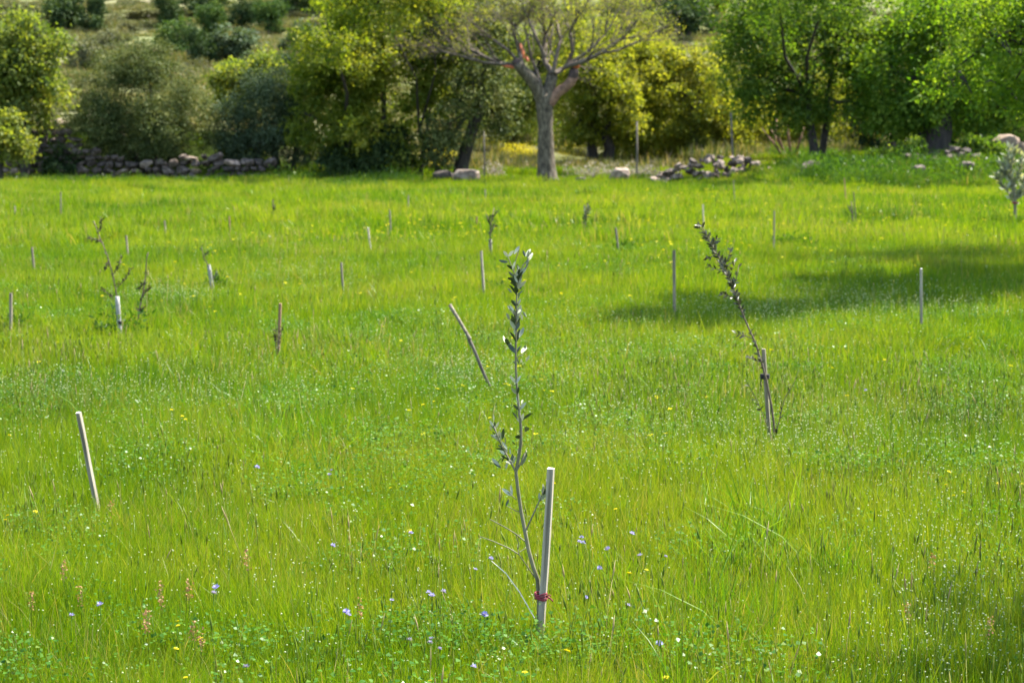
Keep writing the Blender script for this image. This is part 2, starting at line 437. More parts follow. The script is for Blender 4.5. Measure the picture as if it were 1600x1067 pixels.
# ------------------------------------------------------------------ setting: meadow ground and hillside
def sheet(name, xs, ys, mat):
    X, Y = np.meshgrid(xs, ys)
    V = np.stack([X, Y, gz(X, Y)], -1).reshape(-1, 3)
    nx, ny = len(xs), len(ys)
    i = (np.arange(ny - 1)[:, None] * nx + np.arange(nx - 1)[None]).ravel()
    me = mk_mesh(name, V, [np.stack([i, i + 1, i + nx + 1, i + nx], -1)], None, [mat], True)
    return link(name, me)
xs = np.concatenate([np.linspace(-400, -45, 20), np.linspace(-40, 40, 110), np.linspace(45, 400, 20)])
tag(sheet('meadow_ground', xs, np.concatenate([np.linspace(-80, 0, 10), np.linspace(2, 76, 100)]), M['ground']), kind='structure')
tag(sheet('hillside', xs, np.concatenate([np.linspace(76, 260, 150), np.linspace(265, 700, 30)]), M['hill']), kind='structure')

# ------------------------------------------------------------------ scattering with geometry nodes (stuff only)
def scatter(name, label, pts, rot, scl, srcs, kind='stuff', seed=0):
    n = len(pts)
    me = bpy.data.meshes.new(name)
    me.vertices.add(n); me.vertices.foreach_set('co', np.asarray(pts, np.float32).ravel())
    for an, ty, key, val in (('rot', 'FLOAT_VECTOR', 'vector', rot), ('scl', 'FLOAT', 'value', scl),
                             ('idx', 'INT', 'value', np.random.default_rng(seed).integers(0, len(srcs), n))):
        a = me.attributes.new(an, ty, 'POINT')
        a.data.foreach_set(key, np.asarray(val, np.int32 if ty == 'INT' else np.float32).ravel())
    o = link(name, me); tag(o, label, kind=kind)
    col = bpy.data.collections.new(name + '_sources')
    for i, m in enumerate(srcs):
        so = bpy.data.objects.new(name, m); so['kind'] = 'stuff'; col.objects.link(so)
    ng = bpy.data.node_groups.new(name + '_scatter', 'GeometryNodeTree')
    ng.interface.new_socket('Geometry', in_out='INPUT', socket_type='NodeSocketGeometry')
    ng.interface.new_socket('Geometry', in_out='OUTPUT', socket_type='NodeSocketGeometry')
    N = ng.nodes; L = ng.links
    gi = N.new('NodeGroupInput'); go = N.new('NodeGroupOutput')
    ci = N.new('GeometryNodeCollectionInfo'); ci.inputs['Collection'].default_value = col
    ci.inputs['Separate Children'].default_value = True; ci.inputs['Reset Children'].default_value = True
    ip = N.new('GeometryNodeInstanceOnPoints'); ip.inputs['Pick Instance'].default_value = True
    def na(nm, ty):
        q = N.new('GeometryNodeInputNamedAttribute'); q.data_type = ty; q.inputs['Name'].default_value = nm
        return q.outputs['Attribute']
    L.new(gi.outputs[0], ip.inputs['Points']); L.new(ci.outputs[0], ip.inputs['Instance'])
    L.new(na('idx', 'INT'), ip.inputs['Instance Index'])
    L.new(na('rot', 'FLOAT_VECTOR'), ip.inputs['Rotation'])
    L.new(na('scl', 'FLOAT'), ip.inputs['Scale'])
    L.new(ip.outputs[0], go.inputs[0])
    md = o.modifiers.new('scatter', 'NODES'); md.node_group = ng
    return o

def blades(n, size, h0, h1, w0, w1, rng, mat, name, segs=3, bend=0.55, tall=0.08, vlo=0.0, vhi=1.0):
    x = rng.uniform(-size / 2, size / 2, n); y = rng.uniform(-size / 2, size / 2, n)
    h = h0 + (h1 - h0) * rng.random(n) ** 1.4
    h = np.where(rng.random(n) < tall, h * rng.uniform(1.2, 1.7, n), h)
    w = rng.uniform(w0, w1, n) / 2
    ph = rng.uniform(0, 2 * np.pi, n); ps = rng.uniform(0, 2 * np.pi, n); b = bend * rng.random(n) ** 1.5
    tilt = 0.22 * rng.normal(size=n); tp = rng.uniform(0, 2 * np.pi, n)
    sx, sy = np.cos(ph), np.sin(ph)
    rows = []
    for i in range(segs + 1):
        t = i / segs
        cx = x + np.cos(ps) * b * h * t * t + np.cos(tp) * tilt * h * t
        cy = y + np.sin(ps) * b * h * t * t + np.sin(tp) * tilt * h * t
        cz = h * (t - 0.3 * b * t * t) - 0.01
        c = np.stack([cx, cy, cz], -1)
        if i == segs: rows.append(c[:, None])
        else:
            ww = (w * (1 - 0.55 * t * t))[:, None]
            s = np.stack([sx, sy, 0 * sx], -1) * ww
            rows.append(np.stack([c - s, c + s], 1))
    V = np.concatenate(rows, 1); k = V.shape[1]
    base = (np.arange(n) * k)[:, None]
    F4 = np.concatenate([base + np.array([[2 * i, 2 * i + 1, 2 * i + 3, 2 * i + 2]]) for i in range(segs - 1)]) if segs > 1 else []
    F3 = base + np.array([[2 * segs - 2, 2 * segs - 1, 2 * segs]])
    v = np.repeat(vlo + (vhi - vlo) * rng.random(n), k)
    return mk_mesh(name, V.reshape(-1, 3), [F4, F3], v, [mat])

def zone(y0, y1, per_m2, extra, rng, dens=None):
    ymax = y1; half = 0.262 * ymax + extra
    n = int((y1 - y0) * 2 * half * per_m2)
    x = rng.uniform(-half, half, n); y = rng.uniform(y0, y1, n)
    k = np.abs(x) < 0.262 * y + extra
    x, y = x[k], y[k]
    if dens is not None:
        k = rng.random(len(x)) < dens(x, y); x, y = x[k], y[k]
    return np.stack([x, y, gz(x, y)], -1)

def rots(n, rng, tilt=0.08):
    return np.stack([rng.normal(size=n) * tilt, rng.normal(size=n) * tilt, rng.uniform(0, 2 * np.pi, n)], -1)

def lumps(x, y, s=1.0, o=0.0):
    return 0.5 + 0.25 * np.sin(s * x * 1.3 + 0.7 * s * y + o) * np.sin(s * 0.9 * y - 0.5 * s * x + 2 * o) + 0.25 * np.sin(2.3 * s * x + o + np.sin(1.7 * s * y)) * np.sin(2.1 * s * y + np.sin(1.1 * s * x))

r = np.random.default_rng(3)
near = [blades(1700, 0.42, 0.06, 0.185, 0.0012, 0.0031, r, M['grass'], 'meadow_grass', 3) for _ in range(7)]
mid = [blades(1500, 0.85, 0.08, 0.21, 0.004, 0.008, r, M['grass'], 'meadow_grass', 2) for _ in range(6)]
far = [blades(2000, 2.0, 0.09, 0.24, 0.009, 0.016, r, M['grass'], 'meadow_grass', 2) for _ in range(5)]
for nm, lab, y0, y1, pm, ex, src in (('meadow_grass', 'fine yellow-green meadow grass around the olive sapling', 3.6, 14.5, 18, 3.8, near),
                                     ('meadow_grass', 'bright meadow grass across the middle of the field', 14, 33, 4.6, 4.5, mid),
                                     ('meadow_grass', 'pale grass of the far part of the field before the stone walls', 32, 74, 1.0, 8, far)):
    sp = 1 / math.sqrt(pm)                        # jittered grid: no bare holes
    gx, gy = np.meshgrid(np.arange(-(0.262 * y1 + ex), 0.262 * y1 + ex, sp), np.arange(y0, y1, sp))
    gx = gx.ravel() + r.uniform(-.32, .32, gx.size) * sp; gy = gy.ravel() + r.uniform(-.32, .32, gy.size) * sp
    kk = np.abs(gx) < 0.262 * gy + ex
    p = np.stack([gx[kk], gy[kk], gz(gx[kk], gy[kk])], -1)
    hs = 0.84 + 0.36 * lumps(p[:, 0], p[:, 1], 0.9) + r.normal(size=len(p)) * 0.06
    scatter(nm, lab, p, rots(len(p), r), hs, src, seed=5)

# thin taller stems with seed heads
def stems(n, size, h0, h1, rng, name, w=0.0016):
    mb = MB()
    for _ in range(n):
        x, y = rng.uniform(-size / 2, size / 2, 2); h = rng.uniform(h0, h1)
        a = rng.uniform(0, 6.28); b = rng.uniform(0.0, 0.22) * h
        v = rng.random()
        pts = [(x, y, 0), (x + math.cos(a) * b * 0.3, y + math.sin(a) * b * 0.3, h * 0.55), (x + math.cos(a) * b, y + math.sin(a) * b, h)]
        mb.tube(pts, [w, w * 0.8, w * 0.5], 3, v=v)
        d = Vector(pts[2]) - Vector(pts[1]); d.normalize(); e = Vector(pts[2])
        hl = rng.uniform(0.02, 0.06)
        mb.tube([e - d * hl * 0.2, e + d * hl * 0.3, e + d * hl], [w * 0.6, w * rng.uniform(1.6, 2.8), w * 0.3], 4, v=min(1, v + 0.15))
    return mb.mesh(name, [M['stem']], False)
st = [stems(17, 0.5, 0.14, 0.34, r, 'seed_stems') for _ in range(6)]
p = zone(4.8, 17, 5.0, 1.4, r, lambda x, y: 0.15 + 0.85 * (lumps(x, y, 0.55, 1.0) > 0.5))
scatter('seed_stems', 'thin upright grass stems with narrow seed heads', p, rots(len(p), r), r.uniform(0.7, 1.2, len(p)), st, seed=6)
st2 = [stems(9, 1.0, 0.22, 0.50, r, 'seed_stems', 0.0026) for _ in range(5)]
p = zone(17, 45, 0.8, 3, r, lambda x, y: 0.15 + 0.85 * (lumps(x, y, 0.4, 2.0) > 0.5))
scatter('seed_stems', 'taller seeding stems dotted over the middle of the field', p, rots(len(p), r), r.uniform(0.7, 1.2, len(p)), st2, seed=7)
# longer, arching green blades in loose tufts
tf = [blades(26, 0.12, 0.22, 0.42, 0.004, 0.0075, r, M['tuft'], 'grass_tufts', 4, bend=1.1, tall=0.1) for _ in range(6)]
p = zone(5, 24, 1.2, 1.5, r, lambda x, y: 0.10 + 0.9 * (lumps(x, y, 0.5, 4.0) > 0.62))
pb = np.array([list(G(px + r.normal() * 60, py + r.normal() * 40)) for px, py in [(1120, 1010)] * 9 + [(430, 655)] * 40 + [(500, 690)] * 20 + [(1190, 830)] * 26 + [(1060, 640)] * 10 + [(1000, 960)] * 6 + [(940, 660)] * 10 + [(230, 650)] * 12 + [(900, 590)] * 8 + [(1560, 560)] * 14])
p = np.concatenate([p, pb])
scatter('grass_tufts', 'longer arching green blades in loose tufts', p, rots(len(p), r), np.concatenate([r.uniform(0.45, 0.8, len(p) - len(pb)), r.uniform(0.6, 0.95, len(pb))]), tf, seed=8)

# low clover foliage
def clover(n, size, rng):
    p = np.stack([rng.uniform(-size / 2, size / 2, n), rng.uniform(-size / 2, size / 2, n), rng.uniform(0.05, 0.185, n)], -1)
    a = nrm(np.stack([rng.normal(size=n), rng.normal(size=n), 0.3 * rng.normal(size=n)], -1))
    nr = np.array([0, 0, 1.0]) + 0.45 * rng.normal(size=(n, 3))
    L = rng.uniform(0.009, 0.018, n)
    V, Q, v = leaves(p, a, nr, L, L * 0.48, rng.random(n))
    return mk_mesh('clover_leaves', V, [Q], v, [M['clover']])
cl = [clover(260, 0.4, r) for _ in range(4)]
p = np.concatenate([zone(4.8, 20, 6, 1.5, r, lambda x, y: 0.15 + 0.85 * (lumps(x, y, 0.7, 3.0) > 0.55)), zone(12, 36, 3.0, 2, r, lambda x, y: 0.2 + 0.8 * (lumps(x, y, 0.35, 6.0) > 0.5))])
scatter('clover_leaves', 'low round clover leaves between the grass blades', p, rots(len(p), r), r.uniform(0.8, 1.3, len(p)), cl, seed=9)

# tiny white clover heads
def white_head(rng):
    bm = bmesh.new(); bmesh.ops.create_icosphere(bm, subdivisions=1, radius=0.0038)
    for v in bm.verts: v.co *= rng.uniform(0.8, 1.15); v.co.z = v.co.z * 0.8 + 0.185
    V = [tuple(v.co) for v in bm.verts]; Fc = [[q.index for q in f.verts] for f in bm.faces]; bm.free()
    mb = MB(); mb.add(V, None, Fc, 0, rng.random()); mb.tube([(0.01, 0.004, 0), (0, 0, 0.168)], [0.0012, 0.001], 3, 1)
    return mb.mesh('white_clover_heads', [M['white_flower'], M['clover']], False)
wh = [white_head(r) for _ in range(5)]
spots = [(1480, 800, 90, 60, 170), (1500, 950, 90, 70, 210), (1420, 1020, 120, 40, 60), (1350, 670, 160, 40, 420), (1000, 640, 130, 40, 260), (1150, 700, 130, 35, 190),
         (1360, 478, 110, 14, 330), (1150, 492, 80, 12, 160), (110, 608, 160, 14, 260), (255, 466, 50, 5, 110), (450, 600, 180, 40, 340), (850, 555, 170, 45, 300), (620, 520, 150, 40, 130),
         (300, 840, 230, 120, 130), (800, 950, 260, 90, 120), (1550, 620, 80, 50, 200), (1240, 560, 160, 40, 190), (480, 430, 90, 14, 90), (780, 760, 300, 90, 150), (1560, 400, 60, 60, 60), (740, 580, 60, 18, 130), (190, 700, 150, 50, 130)]
pts = []
for cx, cy, rx, ry, n in spots:
    for _ in range(int(n * 3.2)):
        px, py = cx + r.normal() * rx, cy + r.normal() * ry
        if py < 330 or py > 1100: continue
        pts.append(list(G(px, py, 0.15)))
p = np.array(pts)
scatter('white_clover_heads', 'scattered tiny white clover heads in the grass', p, rots(len(p), r, 0.15), np.clip(r.uniform(0.75, 1.15, len(p)) * (0.72 + p[:, 1] / 36), 0, 1.6), wh, seed=10)

# far yellow flecks
def fleck(rng):
    mb = MB()
    for i in range(5):
        a = i * 1.2566 + rng.random(); q = (math.cos(a) * 0.012, math.sin(a) * 0.012)
        mb.add([(0, 0, 0.2), (q[0] - q[1] * 0.4, q[1] + q[0] * 0.4, 0.205), (q[0] * 1.5, q[1] * 1.5, 0.202), (q[0] + q[1] * 0.4, q[1] - q[0] * 0.4, 0.205)], [(0, 1, 2, 3)], None, 0, rng.random())
    mb.tube([(0, 0, 0), (0, 0, 0.2)], [0.0012, 0.001], 3, 1)
    return mb.mesh('yellow_flecks', [M['ylw_flower'], M['clover']], False)
yf = [fleck(r) for _ in range(3)]
pts = []
for cx, cy, rx, ry, n in [(820, 350, 120, 10, 150), (700, 368, 60, 6, 60), (980, 340, 60, 10, 50), (1080, 400, 60, 15, 30), (1230, 390, 120, 25, 70), (1300, 335, 140, 14, 90), (480, 375, 60, 6, 40), (330, 395, 40, 6, 20), (1480, 345, 80, 20, 40),
                          (900, 420, 250, 40, 30), (300, 450, 200, 40, 18), (1250, 560, 200, 60, 14), (500, 560, 250, 60, 14), (760, 640, 200, 50, 12), (1100, 310, 80, 8, 40)]:
    for _ in range(n): pts.append(list(G(cx + r.normal() * rx, max(305, cy + r.normal() * ry), 0.15)))
p = np.array(pts)
scatter('yellow_flecks', 'far specks of small yellow flowers in the field', p, rots(len(p), r, 0.25), np.clip(r.uniform(0.7, 1.1, len(p)) * (0.8 + p[:, 1] / 60), 0, 1.6), yf, seed=11)

# lush weeds along the field edge and right bank; dark patches stand in for tree shade
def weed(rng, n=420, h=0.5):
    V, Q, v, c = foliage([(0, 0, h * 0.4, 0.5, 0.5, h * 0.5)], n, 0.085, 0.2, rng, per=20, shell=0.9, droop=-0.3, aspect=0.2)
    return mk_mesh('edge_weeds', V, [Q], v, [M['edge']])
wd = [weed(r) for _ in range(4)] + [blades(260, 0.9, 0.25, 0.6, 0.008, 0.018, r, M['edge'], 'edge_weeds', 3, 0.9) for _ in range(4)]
pts = []
for _ in range(1500):
    y = r.uniform(66.5, 75); x = r.uniform(-28, 28); pts.append((x, y))
for _ in range(520):
    x = 8 + abs(r.normal()) * 3.6; y = r.uniform(59, 68); pts.append((x, y))
for _ in range(330):
    x = r.uniform(7.0, 18); y = r.uniform(59.5, 67); pts.append((x, y))
for cx, cy, rx, ry, n_ in [(1075, 317, 62, 7, 130), (560, 293, 70, 6, 130), (250, 284, 150, 3, 120), (848, 284, 26, 4, 26), (1290, 300, 70, 6, 70)]:  # dark weed patches; the leading pair stands in for tree shade on grass
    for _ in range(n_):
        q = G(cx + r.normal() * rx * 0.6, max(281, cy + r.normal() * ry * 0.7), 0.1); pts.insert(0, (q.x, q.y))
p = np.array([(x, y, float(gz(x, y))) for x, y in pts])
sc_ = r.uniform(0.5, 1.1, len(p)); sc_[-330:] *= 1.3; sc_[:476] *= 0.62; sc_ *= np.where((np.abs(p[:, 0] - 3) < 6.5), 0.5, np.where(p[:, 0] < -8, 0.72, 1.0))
scatter('edge_weeds', 'lush dark weeds along the edge of the field, some standing in for tree shade', p, rots(len(p), r), sc_, wd, seed=12)

# dry grass, scrub and yellow flower bank beyond the walls
dg = [blades(1300, 3.0, 0.12, 0.42, 0.02, 0.045, r, M['dry'], 'dry_hill_grass', 2, 0.7) for _ in range(4)]
p = zone(75, 200, 0.2, 10, r, lambda x, y: 0.35 + 0.65 * (lumps(x, y, 0.12, 5.0) > 0.42))
scatter('dry_hill_grass', 'dry yellowish grass on the terraced hillside', p, rots(len(p), r), r.uniform(0.6, 1.4, len(p)), dg, seed=13)
def scrubm(rng):
    V, Q, v, c = foliage([(0, 0, 0.3, 0.6, 0.6, 0.38), (0.35, 0.1, 0.22, 0.4, 0.4, 0.28)], 900, 0.10, 0.2, rng, per=20)
    return mk_mesh('hill_scrub', V, [Q], v, [M['scrub']])
sb = [scrubm(r) for _ in range(4)]
p = zone(82, 260, 0.07, 10, r, lambda x, y: 0.1 + 0.9 * (lumps(x, y, 0.1, 7.0) > 0.5))
scatter('hill_scrub', 'low grey-green scrub on the hillside', p, rots(len(p), r), r.uniform(0.5, 1.5, len(p)), sb, seed=14)
def yb(rng):
    n = 240
    p_ = np.stack([rng.normal(size=n) * 0.35, rng.normal(size=n) * 0.35, rng.uniform(0.25, 0.6, n)], -1)
    V, Q, v = leaves(p_, rng.normal(size=(n, 3)), rng.normal(size=(n, 3)) * 0.5 + np.array([0, 0, 1.0]), rng.uniform(0.04, 0.07, n), rng.uniform(0.014, 0.026, n), rng.random(n))
    return mk_mesh('yellow_flower_bank', V, [Q], v, [M['ylw_flower']])
ybs = [yb(r) for _ in range(3)]
pts = []
for cx, cy, rx, ry, n in [(800, 228, 34, 5, 14), (690, 250, 18, 7, 3), (885, 232, 10, 8, 3)]:
    for _ in range(n):
        q = G(cx + r.uniform(-1, 1) * rx, cy + r.normal() * ry, 0.4)
        if q.y < 74: q.y = 74 + r.random() * 5
        q.z = float(gz(q.x, q.y)); pts.append(list(q))
p = np.array(pts)
scatter('yellow_flower_bank', 'mass of yellow flowers glowing behind the pruned tree', p, rots(len(p), r), r.uniform(0.6, 1.1, len(p)), ybs, seed=15)
# whitish dry flower stalks by the rubble
def wstalk(rng):
    V, Q, v, c = foliage([(0, 0, 0.45, 0.3, 0.3, 0.4)], 150, 0.07, 0.1, rng, per=8, shell=0.6)
    return mk_mesh('pale_flower_stalks', V, [Q], v, [M['white_stalk']])
crown('white_stalk', (0.16, 0.14, 0.11), (0.25, 0.22, 0.185), (0.36, 0.32, 0.28), trans=0.2)
ws = [wstalk(r) for _ in range(3)]
pts = []
for cx, cy, rx, ry, n in [(765, 258, 14, 12, 8), (1000, 250, 40, 12, 18), (940, 262, 25, 8, 8), (930, 245, 20, 5, 4)]:
    for _ in range(n):
        q = G(cx + r.normal() * rx * 0.7, 280, 0.0); y = 70 + r.random() * 2
        x = q.x * y / q.y; pts.append((x, y, float(gz(x, y))))
p = np.array(pts)
scatter('pale_flower_stalks', 'pale dead flower stalks among the field-edge stones', p, rots(len(p), r), r.uniform(0.5, 1.0, len(p)), ws, seed=16)

# ------------------------------------------------------------------ stones
def stone_mesh(seed, name='stone', sx=1, sy=1, sz=0.7, n=16, mat='stone'):
    rg = np.random.default_rng(seed)
    q = nrm(rg.normal(size=(n, 3))) * rg.uniform(0.85, 1.0, (n, 1)); q = np.sign(q) * np.abs(q) ** 0.75
    bm = bmesh.new()
    for a in q: bm.verts.new((a[0] * sx * 0.5, a[1] * sy * 0.5, a[2] * sz * 0.5))
    bmesh.ops.convex_hull(bm, input=bm.verts)
    for v in [v for v in bm.verts if not v.link_faces]: bm.verts.remove(v)
    me = bpy.data.meshes.new(name); bm.to_mesh(me); bm.free()
    me.materials.append(M[mat])
    return me
stoneA = [stone_mesh(i, mat='stone') for i in range(8)]
stoneB = [stone_mesh(20 + i, mat='stone_dark') for i in range(8)]

def put_stone(parent, mesh, loc, s, rot):
    o = link('stone', mesh, parent, loc); o.scale = s; o.rotation_euler = rot
    return o

# ------------------------------------------------------------------ dry stone wall on the left of the field
random.seed(21)
wroot_loc = Vector((-13.0, 71.0, float(gz(-13, 71))))
wall = empty('dry_stone_wall', wroot_loc, 'long rough dry stone retaining wall under the round bushes', 'stone wall')
def wall_top(x):
    return 0.78 + 1.2 * float(1 - sst(-16.3, -14.2, x)) + 0.15 * math.sin(x * 2.1)
x = -18.6
cols = 0
zc = 0.0
while zc < 1.9:
    hgt = random.uniform(0.17, 0.30); x = -18.8 + random.random() * 0.3
    while x < -8.6:
        w = random.uniform(0.20, 0.60)
        if zc < wall_top(x) and cols < 296:
            y = 69.8 + 0.12 * math.sin(x * 0.8) + zc * 0.15 + random.uniform(-.13, .13)
            loc = Vector((x + w / 2, y, float(gz(x, y)) + zc + hgt / 2)) - wroot_loc
            put_stone(wall, random.choice(stoneB if random.random() < 0.9 else stoneA), loc, (w * 1.15, 0.5, hgt * random.uniform(1.2, 2.1)), (random.uniform(-.3, .3), random.uniform(-.35, .35), random.uniform(-.5, .5)))
            cols += 1
        x += w
    zc += hgt
# rubble heap, paler, on the right of the pruned tree
random.seed(5)
hc = P(1122, 262, 66.4); hc.z = float(gz(hc.x, hc.y))
heap = empty('stone_heap', hc, 'long heap of pale rubble stones below the yellow trees', 'stone heap')
for i in range(210):
    u = random.uniform(-1, 1); hh = 0.84 * (1 - abs(u) ** 2.6) + 0.15
    z = random.random() ** 0.8 * hh
    w = 0.62 * (1 - z / (hh + 0.15)) + 0.1
    s = random.uniform(0.16, 0.40)
    put_stone(heap, random.choice(stoneA if random.random() < .65 else stoneB), (u * 2.15, random.uniform(-w, w), z), (s, s * random.uniform(.7, 1.1), s * random.uniform(.7, 1.1)), (random.uniform(-.5, .5), random.uniform(-.5, .5), random.uniform(0, 6.28)))
hc2 = P(1480, 255, 65.0); hc2.z = float(gz(hc2.x, hc2.y))
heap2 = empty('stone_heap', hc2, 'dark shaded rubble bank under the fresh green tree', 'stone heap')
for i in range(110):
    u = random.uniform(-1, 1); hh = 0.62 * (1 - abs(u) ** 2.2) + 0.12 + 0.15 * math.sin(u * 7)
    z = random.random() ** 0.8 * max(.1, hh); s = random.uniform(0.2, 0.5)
    put_stone(heap2, random.choice(stoneB), (u * 2.2, random.uniform(-.5, .5), z), (s, s * random.uniform(.7, 1.1), s * random.uniform(.6, 1.0)), (random.uniform(-.5, .5), random.uniform(-.5, .5), random.uniform(0, 6.28)))  # dark stone only: shade under the tree is put into the colour
# loose rocks: each a thing
def rock(px, py, wpx, hpx, Y, mat, label, seed):
    me = stone_mesh(seed, 'boulder', 1, 0.8, 0.95, 34, mat)
    c = P(px, py, Y); k = Y / F
    o = link('boulder', me, None, c)
    o.scale = (wpx * k * 1.05, wpx * k * 0.9, hpx * k * 1.1); o.rotation_euler = (0, 0, random.random() * 3)
    o.rotation_euler[2] = random.uniform(-.3, .3)
    tag(o, label, 'rock', 'loose rocks along the field edge')
rock(728, 275, 44, 24, 66.5, 'stone', 'low pinkish rock between the dark tree and the pruned tree', 61)
rock(692, 274, 34, 16, 67.5, 'stone_dark', 'flat dark rock at the foot of the dark leaning trunk', 62)
rock(907, 281, 18, 9, 66.0, 'stone_dark', 'smallest dark stone just beside the pruned trunk', 63)
rock(968, 273, 36, 22, 67.0, 'stone', 'jagged grey stone between pruned tree and rubble heap', 64)
rock(1270, 268, 40, 34, 62.5, 'stone_dark', 'grey boulder at the near end of the weedy bank', 65)
rock(1571, 224, 46, 30, 66, 'stone_brown', 'rounded light brown boulder above the silvery sapling', 66)
rock(1597, 232, 26, 26, 65, 'stone_brown', 'brown boulder at the frame edge beside the rounded one', 67)
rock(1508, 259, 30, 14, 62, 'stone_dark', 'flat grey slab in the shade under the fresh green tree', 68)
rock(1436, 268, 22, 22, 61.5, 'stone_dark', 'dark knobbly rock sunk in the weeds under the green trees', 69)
rock(1398, 236, 40, 28, 69, 'stone_dark', 'large shaded rock face beside the thick old trunk', 70)  # dark stone here and below carries the shade under the trees in its colour
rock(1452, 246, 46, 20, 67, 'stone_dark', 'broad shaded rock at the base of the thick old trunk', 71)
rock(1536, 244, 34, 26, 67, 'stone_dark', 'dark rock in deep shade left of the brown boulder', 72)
rock(88, 196, 46, 20, 72.6, 'stone_brown', 'reddish slab capping the high end of the stone wall', 73)

# ------------------------------------------------------------------ trees behind the field
def base_at(px, Y):
    q = P(px, 280, Y); q.z = float(gz(q.x, Y)) - 0.05
    return q
def trunk_px(pts, rpx, Y, dy=None):
    k = Y / F
    return ([P(a, b, Y + (dy[i] if dy else 0)) for i, (a, b) in enumerate(pts)], [q * k for q in rpx])

GT = 'trees behind the field'
tree('broadleaf_tree', 'olive-yellow tree at the frame edge beside the high end of the stone wall', 'tree', base_at(38, 69.5),
     [lob(25, 110, 62, 62, 69.5), lob(-20, 150, 60, 80, 70), lob(52, 60, 38, 34, 69.5), lob(60, 140, 40, 50, 69.5), lob(0, 60, 50, 40, 70), lob(10, 190, 40, 40, 70)], 26000, 0.11, 0.42, M['olive_yellow'], M['bark_dark'], 31,
     [trunk_px([(38, 285), (42, 240), (36, 200), (26, 160)], [9, 8, 7, 6], 69.5)], GT)
tree('low_shrub', 'small yellow-green shrub in front of the edge tree', 'shrub', base_at(2, 67.5), [lob(2, 215, 34, 40, 67.5), lob(22, 235, 18, 20, 67.3)], 5000, 0.11, 0.3, M['olive_yellow'], M['bark_dark'], 32,
     [trunk_px([(0, 283), (2, 240)], [4, 3], 67.5)], twigs=15)
tree('low_shrub', 'dark ivy mound covering the stone wall', 'shrub', base_at(100, 69.8), [lob(100, 252, 30, 28, 69.8), lob(85, 262, 22, 18, 69.6)], 6000, 0.08, 0.22, M['dark_green'], M['bark_dark'], 33,
     [trunk_px([(100, 285), (100, 255)], [3, 2], 69.8)], twigs=10)
tree('round_bush', 'broad rounded olive-green bush above the stone wall', 'bush', base_at(240, 71.2),
     [lob(228, 160, 98, 80, 71.4), lob(182, 195, 54, 56, 71.2), lob(284, 185, 48, 54, 71.2), lob(232, 105, 62, 40, 71.6), lob(250, 215, 70, 36, 70.8)],
     74000, 0.058, 0.34, M['olive_dull'], M['bark_dark'], 34, [trunk_px([(245, 285), (243, 250), (235, 215)], [6, 5, 4], 71.2), trunk_px([(262, 285), (266, 250), (280, 215)], [5, 4, 3], 71.2), trunk_px([(230, 285), (215, 250), (195, 215)], [5, 4, 3], 71.2)], GT)
tree('grey_olive_tree', 'grey-green tree between the round bush and the big yellowing tree', 'tree', base_at(430, 72),
     [lob(418, 185, 58, 66, 72), lob(372, 205, 34, 46, 72), lob(452, 165, 34, 60, 72.3), lob(400, 225, 46, 36, 71.6), lob(460, 225, 36, 40, 72)], 50000, 0.058, 0.34, M['grey_green'], M['bark_dark'], 35,
     [trunk_px([(432, 285), (432, 250), (425, 210)], [7, 6, 5], 72), trunk_px([(455, 285), (460, 250), (462, 215)], [5, 4, 3], 72)], GT)
tree('broadleaf_tree', 'bushy yellow-green treetop rising behind the grey-green tree', 'tree', base_at(395, 75),
     [lob(392, 128, 42, 32, 75), lob(362, 150, 24, 28, 75), lob(425, 120, 28, 26, 75)], 12000, 0.10, 0.38, M['olive_yellow'], M['bark_dark'], 36, [trunk_px([(395, 250), (395, 190), (392, 140)], [6, 5, 4], 75)], GT, twigs=25)
tree('broadleaf_tree', 'biggest yellowing tree with dense dark skirts beside the pruned tree', 'tree', base_at(600, 71),
     [lob(520, 190, 58, 70, 70.6), lob(600, 150, 84, 90, 71), lob(560, 60, 78, 70, 71.5), lob(650, 50, 70, 70, 71.5), lob(690, 130, 56, 74, 71), lob(600, 225, 74, 42, 70.4), lob(482, 180, 36, 46, 70.4), lob(540, 120, 60, 60, 70.6), lob(590, -40, 90, 60, 72), lob(700, -10, 60, 60, 72), lob(490, 130, 34, 40, 71), lob(540, 240, 40, 30, 70.2), lob(590, 5, 80, 46, 66), lob(665, -25, 80, 50, 66), lob(520, 70, 40, 36, 67.5)],
     70000, 0.10, 0.42, M['yellow_green'], M['bark_dark'], 37, [trunk_px([(612, 285), (608, 245), (600, 200)], [10, 8, 7], 71), trunk_px([(655, 285), (660, 245), (668, 200)], [4, 4, 3], 71), trunk_px([(690, 285), (676, 245), (655, 205)], [4, 4, 3], 70.6), trunk_px([(560, 285), (552, 245), (540, 200)], [8, 6, 5], 70.8)], GT, twigs=120)
tree('leaning_tree', 'thick dark leaning trunk with sparse greying crown just left of the pruned tree', 'tree', base_at(722, 69.5),
     [lob(720, 60, 64, 70, 70.5), lob(770, 130, 44, 56, 70.5), lob(745, 20, 60, 50, 71), lob(780, 185, 34, 28, 70.5), lob(735, 150, 44, 34, 69.6), lob(705, 190, 40, 34, 69.4), lob(690, 235, 30, 28, 69.6)], 20000, 0.09, 0.4, M['olive_dull'], M['bark_dark'], 38,
     [trunk_px([(718, 288), (722, 255), (734, 215), (746, 180), (752, 150)], [14, 11, 10, 9, 7], 70.2)], GT, twigs=90)
